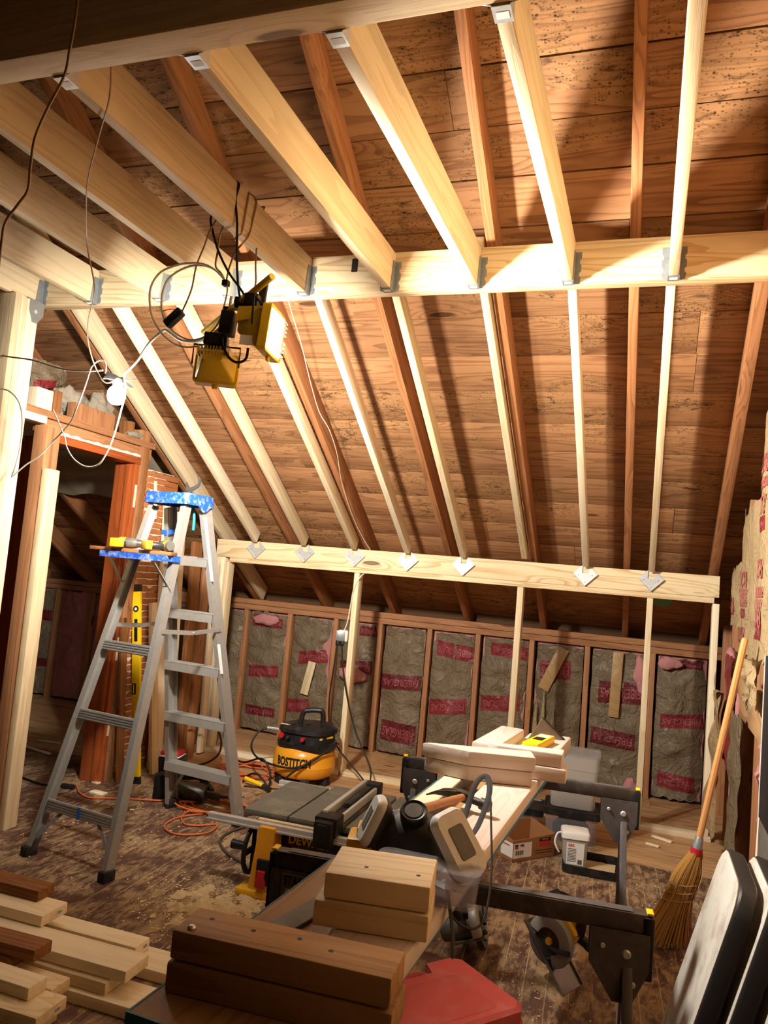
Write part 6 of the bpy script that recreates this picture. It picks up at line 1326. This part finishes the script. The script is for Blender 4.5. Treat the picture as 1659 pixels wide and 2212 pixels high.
rV, uV, tV = V((0.945, 0.327, 0.0)), V((0, 0, 1)), V((0.327, -0.945, 0.0))
Rm = Matrix.Rotation(math.radians(-46), 3, 'Z')
circ_saw('yellow cordless circular saw tipped on its shoe, on the floor right of the grey one', Rm @ (rV*0.68-uV*0.73), Rm @ -tV, Rm @ (rV*0.73+uV*0.68), (-0.262, 3.10), 'tool_yellow', 'tool_yellow', 'black_plastic')
circ_saw('dark grey corded circular saw on the floor behind the red case', (-tV*0.75+rV*0.25-uV*0.25), -rV, (uV*0.9-rV*0.35), (-0.555, 3.14), 'dark_steel', 'tool_grey', 'black_plastic', cordless=False)
# ================================================================== red plastic case lying flat
Ca, Cb = V((-0.585, 2.945, 0)), V((-0.290, 2.715, 0)); cx_ = (Cb-Ca).normalized(); cy_ = V((cx_.y, -cx_.x, 0))   # long side towards the viewer
if cy_.y > 0: cy_ = -cy_
RC = Matrix((cx_, -cy_, V((0, 0, 1)))).transposed(); WC, HC_ = (Cb-Ca).length, 0.56
OC = (Ca+Cb)/2+cy_*(HC_/2)
rc = thing('tool_case', 'red plastic tool case lying on the floor at the bottom of the picture', 'case', OC)
def casering(z, ww, hh, r=0.035): return [RC @ V((x, y, z))+OC for x, y in rrect(ww, hh, r, 4)]
m = MB(); m.loft([casering(0.002, WC-0.03, HC_-0.03), casering(0.012, WC, HC_), casering(0.044, WC, HC_), casering(0.048, WC-0.008, HC_-0.008)]); put('bottom_shell', m, 'case_red', rc, ang=30)
# lid with a grip recess cut in its left edge
def lidpoly(g):
    W2, H2 = WC/2-g, HC_/2-g
    p = [(-W2, -H2+0.03), (-W2+0.03, -H2), (W2-0.03, -H2), (W2, -H2+0.03), (W2, H2-0.03), (W2-0.03, H2), (-W2+0.03, H2), (-W2, H2-0.03)]
    return p+[(-W2, 0.135-g*0.5), (-W2+0.06, 0.115-g*0.5), (-W2+0.06, -0.005+g*0.5), (-W2, -0.025+g*0.5)]
m = MB(); m.loft([[RC @ V((x, y, z))+OC for x, y in lidpoly(g)] for z, g in ((0.050, 0.0), (0.086, 0.0), (0.098, 0.012))]); put('lid', m, 'case_red', rc, ang=30)
m = MB(); m.loft([[RC @ V((x, y, 0.0985))+OC for x, y in rrect(WC*0.60, HC_*0.66, 0.02)], [RC @ V((x, y, 0.1000))+OC for x, y in rrect(WC*0.59, HC_*0.65, 0.02)]]); 
for v in m.bm.verts: v.co += RC @ V((WC*0.10, 0, 0))
put('raised_panel', m, 'case_red', rc)
m = MB(); m.tube([RC @ V(p)+OC for p in ((-WC/2+0.055, -0.02, 0.06), (-WC/2+0.012, 0.0, 0.06), (-WC/2+0.008, 0.05, 0.06), (-WC/2+0.012, 0.11, 0.06), (-WC/2+0.055, 0.13, 0.06))], 0.013, 10, 5); put('carry_handle', m, 'case_red', rc)
# ================================================================== broom against the gable wall
br = thing('broom', 'corn broom with a pale wooden handle leaning on the right wall', 'broom', (0.20, 3.69, 0))
top, col_ = V((0.437, 3.82, 1.335)), V((0.276, 3.75, 0.405)); dB = (top-col_).normalized()
o = board('handle', col_-dB*0.02, top, 0.030, 0.030, 'handle_wood', parent=br, bev=0.0145)
m = MB(); BBm = basis(dB); m.lathe([(0.022, 0.005), (0.020, 0.03), (0.017, 0.055), (0.0155, 0.06)], col_-dB*0.01, Matrix((BBm @ V((0, 1, 0)), BBm @ V((0, 0, 1)), dB)).transposed(), 20); put('metal_ferrule', m, 'galvanized', br)
m = MB(); m.lathe([(0.024, -0.022), (0.0255, -0.01), (0.0245, 0.006)], col_-dB*0.005, Matrix((BBm @ V((0, 1, 0)), BBm @ V((0, 0, 1)), dB)).transposed(), 20); put('red_band', m, 'red_plastic', br)
rbm = random.Random(2); foot = V((0.140, 3.640, 0.004)); wd = V((-0.86, -0.5, -0.0)).normalized(); dd2 = V((0.5, -0.86, 0))
m = MB()
for k in range(420):
    a, b = rbm.uniform(-1, 1), rbm.uniform(-1, 1); e = rbm.uniform(0, 0.035)
    p0 = col_-dB*0.015+wd*a*0.020+dd2*b*0.018
    p1 = col_+(foot-col_)*0.28+wd*a*0.055+dd2*b*0.030
    p2 = col_+(foot-col_)*0.55+wd*a*0.060+dd2*b*0.028
    p3 = foot+wd*(a*0.115-0.01)+dd2*b*0.035+V((0, 0, e+0.02*max(0, a)))
    m.tube([p0, p1, p2, p3], 0.0019, 3, 3, cap=False)
put('straw_head', m, 'broom_straw', br, kind='stuff', ang=80)
for f in (0.36, 0.44, 0.52):
    m = MB(); c = col_+(foot-col_)*f; m.tube([c+wd*0.066*math.cos(2*PI*k/20)+dd2*0.035*math.sin(2*PI*k/20) for k in range(21)], 0.0022, 6); put('stitching', m, 'kraft_strip', br)
# ================================================================== pale panels with black rims leaning at the right
for i, (dx, dy, lb) in enumerate(((0.0, 0.0, 'front pale table leaf with a black rim, stained, leaning at lower right'), (0.078, -0.02, 'middle pale table leaf with a black rim in the leaning row'), (0.160, -0.05, 'rear pale table leaf with a black rim, at the right picture edge'))):
    t = thing('table_leaf', lb, 'table leaf', (0.10+dx, 2.68+dy, 0), 0, 'pale table leaves leaning at the right')
    upd = V((0.262, 0.0, 0.965)).normalized(); nn = V((-0.965, 0, 0.262)).normalized(); yy = V((0, 1, 0))
    base = V((0.112+dx, 2.635+dy, 0.004)); Hh, Ww = 0.720, 0.44
    def pr(off, g, r=0.085):
        return [base+upd*(Hh/2+b)+yy*a+nn*off for a, b in rrect(Ww-2*g, Hh-2*g, r)]
    m = MB(); m.loft([pr(0.0, 0.004), pr(-0.006, 0.0), pr(-0.042, 0.0), pr(-0.050, 0.008)]); put('rim', m, 'panel_black', t, ang=40)
    m = MB(); m.loft([pr(-0.004, 0.010, 0.078), pr(0.004, 0.008, 0.078), pr(0.008, 0.014, 0.075)]); put('face_sheet', m, 'panel_white', t, ang=40)
board('trim_stick', (0.47, 3.52, 0.0), (0.505, 3.60, 0.93), 0.012, 0.03, 'pale_lumber', 'thin pale trim stick leaning right of the broom handle', 'stick', 'trim sticks at the right wall', up=(0, 1, 0))
board('trim_stick', (0.475, 3.44, 0.0), (0.505, 3.50, 0.80), 0.012, 0.025, 'pale_lumber', 'shorter pale trim stick beside it, nearer the right picture edge', 'stick', 'trim sticks at the right wall', up=(0, 1, 0))
t = thing('black_sheet', 'narrow black sheet with a white edge standing at the right picture edge', 'sheet', (0.47, 3.25, 0))
m = MB(); m.box((0.475, 3.22, 0.98), (0.03, 0.30, 0.62), bev=0.003); put('sheet', m, 'matt_black', t)
m = MB(); m.box((0.475, 3.374, 0.98), (0.034, 0.008, 0.62)); put('white_edge', m, 'white_plastic', t, smooth=False)
m = MB(); m.box((0.475, 3.22, 0.335), (0.03, 0.28, 0.665), bev=0.003); put('stand', m, 'tool_grey', t)
# ================================================================== scraps, shavings, sawdust
sc = random.Random(12)
scr = [(((-3.083, 4.029, 0.006)), 0.10, 0.05, 'pale wood scrap on the painted floor near the doorway'), (((-3.485, 4.417, 0.006)), 0.06, 0.04, 'small triangular scrap on the floor inside the doorway'), (((-4.178, 4.812, 0.012)), 0.18, 0.02, 'thin scrap stick on the floor beyond the doorway'),
       (((0.126, 5.046, 0.010)), 0.08, 0.025, 'small pale scrap on the bare boards left of the broom'), (((0.182, 5.204, 0.010)), 0.13, 0.03, 'longer pale scrap on the bare boards left of the broom'), (((-3.232, 4.192, 0.006)), 0.05, 0.03, 'reddish splinter on the floor behind the pale scrap'), (((-4.068, 4.578, 0.010)), 0.30, 0.025, 'long brown scrap strip on the floor just inside the doorway')]
for p, L, w, lb in scr:
    a = sc.uniform(-0.5, 0.5); d = V((math.cos(a), math.sin(a), 0)); board('wood_scrap', V(p)-d*L/2, V(p)+d*L/2, w, 0.010, 'pale_lumber', lb, 'scrap', 'wood scraps on the floor', bev=0.001)
m = MB()
def flake(p, L, w, a):
    d = V((math.cos(a), math.sin(a), 0)); n = V((-d.y, d.x, 0)); z = sc.uniform(0.0015, 0.006); q = V(p)
    vs4 = [m.vt(q+d*L/2+n*w/2+V((0, 0, z))), m.vt(q-d*L/2+n*w/2+V((0, 0, sc.uniform(0.001, 0.008)))), m.vt(q-d*L/2-n*w/2+V((0, 0, 0.0015))), m.vt(q+d*L/2-n*w/2+V((0, 0, 0.002)))]; m.face(vs4)
for k in range(2600):
    x = sc.uniform(-3.0, 0.3); y = sc.uniform(2.0, 4.7)
    if fbm(V((x*1.7, y*1.7, 3)), 3) < sc.uniform(-0.5, 0.5): continue
    flake((x, y, 0), sc.uniform(0.004, 0.010)*(2.2 if sc.random() < 0.1 else 1), sc.uniform(0.0012, 0.003), sc.gauss(0.5, 0.8))
for k in range(1500):
    flake((sc.gauss(-1.60, 0.16), sc.gauss(3.05, 0.20), 0), sc.uniform(0.005, 0.018), sc.uniform(0.0015, 0.004), sc.uniform(0, PI))
put('wood_shavings', m, 'chip_wood', None, 'pale shavings and chips strewn over the painted floor', 'shavings', kind='stuff', smooth=False)
def mound(c, rx, ry, h, seed, label):
    m = MB(); m.grid(lambda u, v: (c[0]+rx*(2*u-1), c[1]+ry*(2*v-1), -0.008+max(0, (h+0.008)*(1-(2*u-1)**2)*(1-(2*v-1)**2)*(0.55+1.3*fbm(V((u*9+seed, v*9, 1)), 5)))), 80, 80)
    put('sawdust_pile', m, 'sawdust', None, label, 'sawdust', 'sawdust heaps', kind='stuff', ang=80)
mound((-1.66, 3.02), 0.30, 0.26, 0.018, 3, 'low heap of sawdust by the near foot of the table saw')
mound((-1.42, 1.95), 0.22, 0.20, 0.020, 9, 'sawdust in front of the lumber pile at lower left')
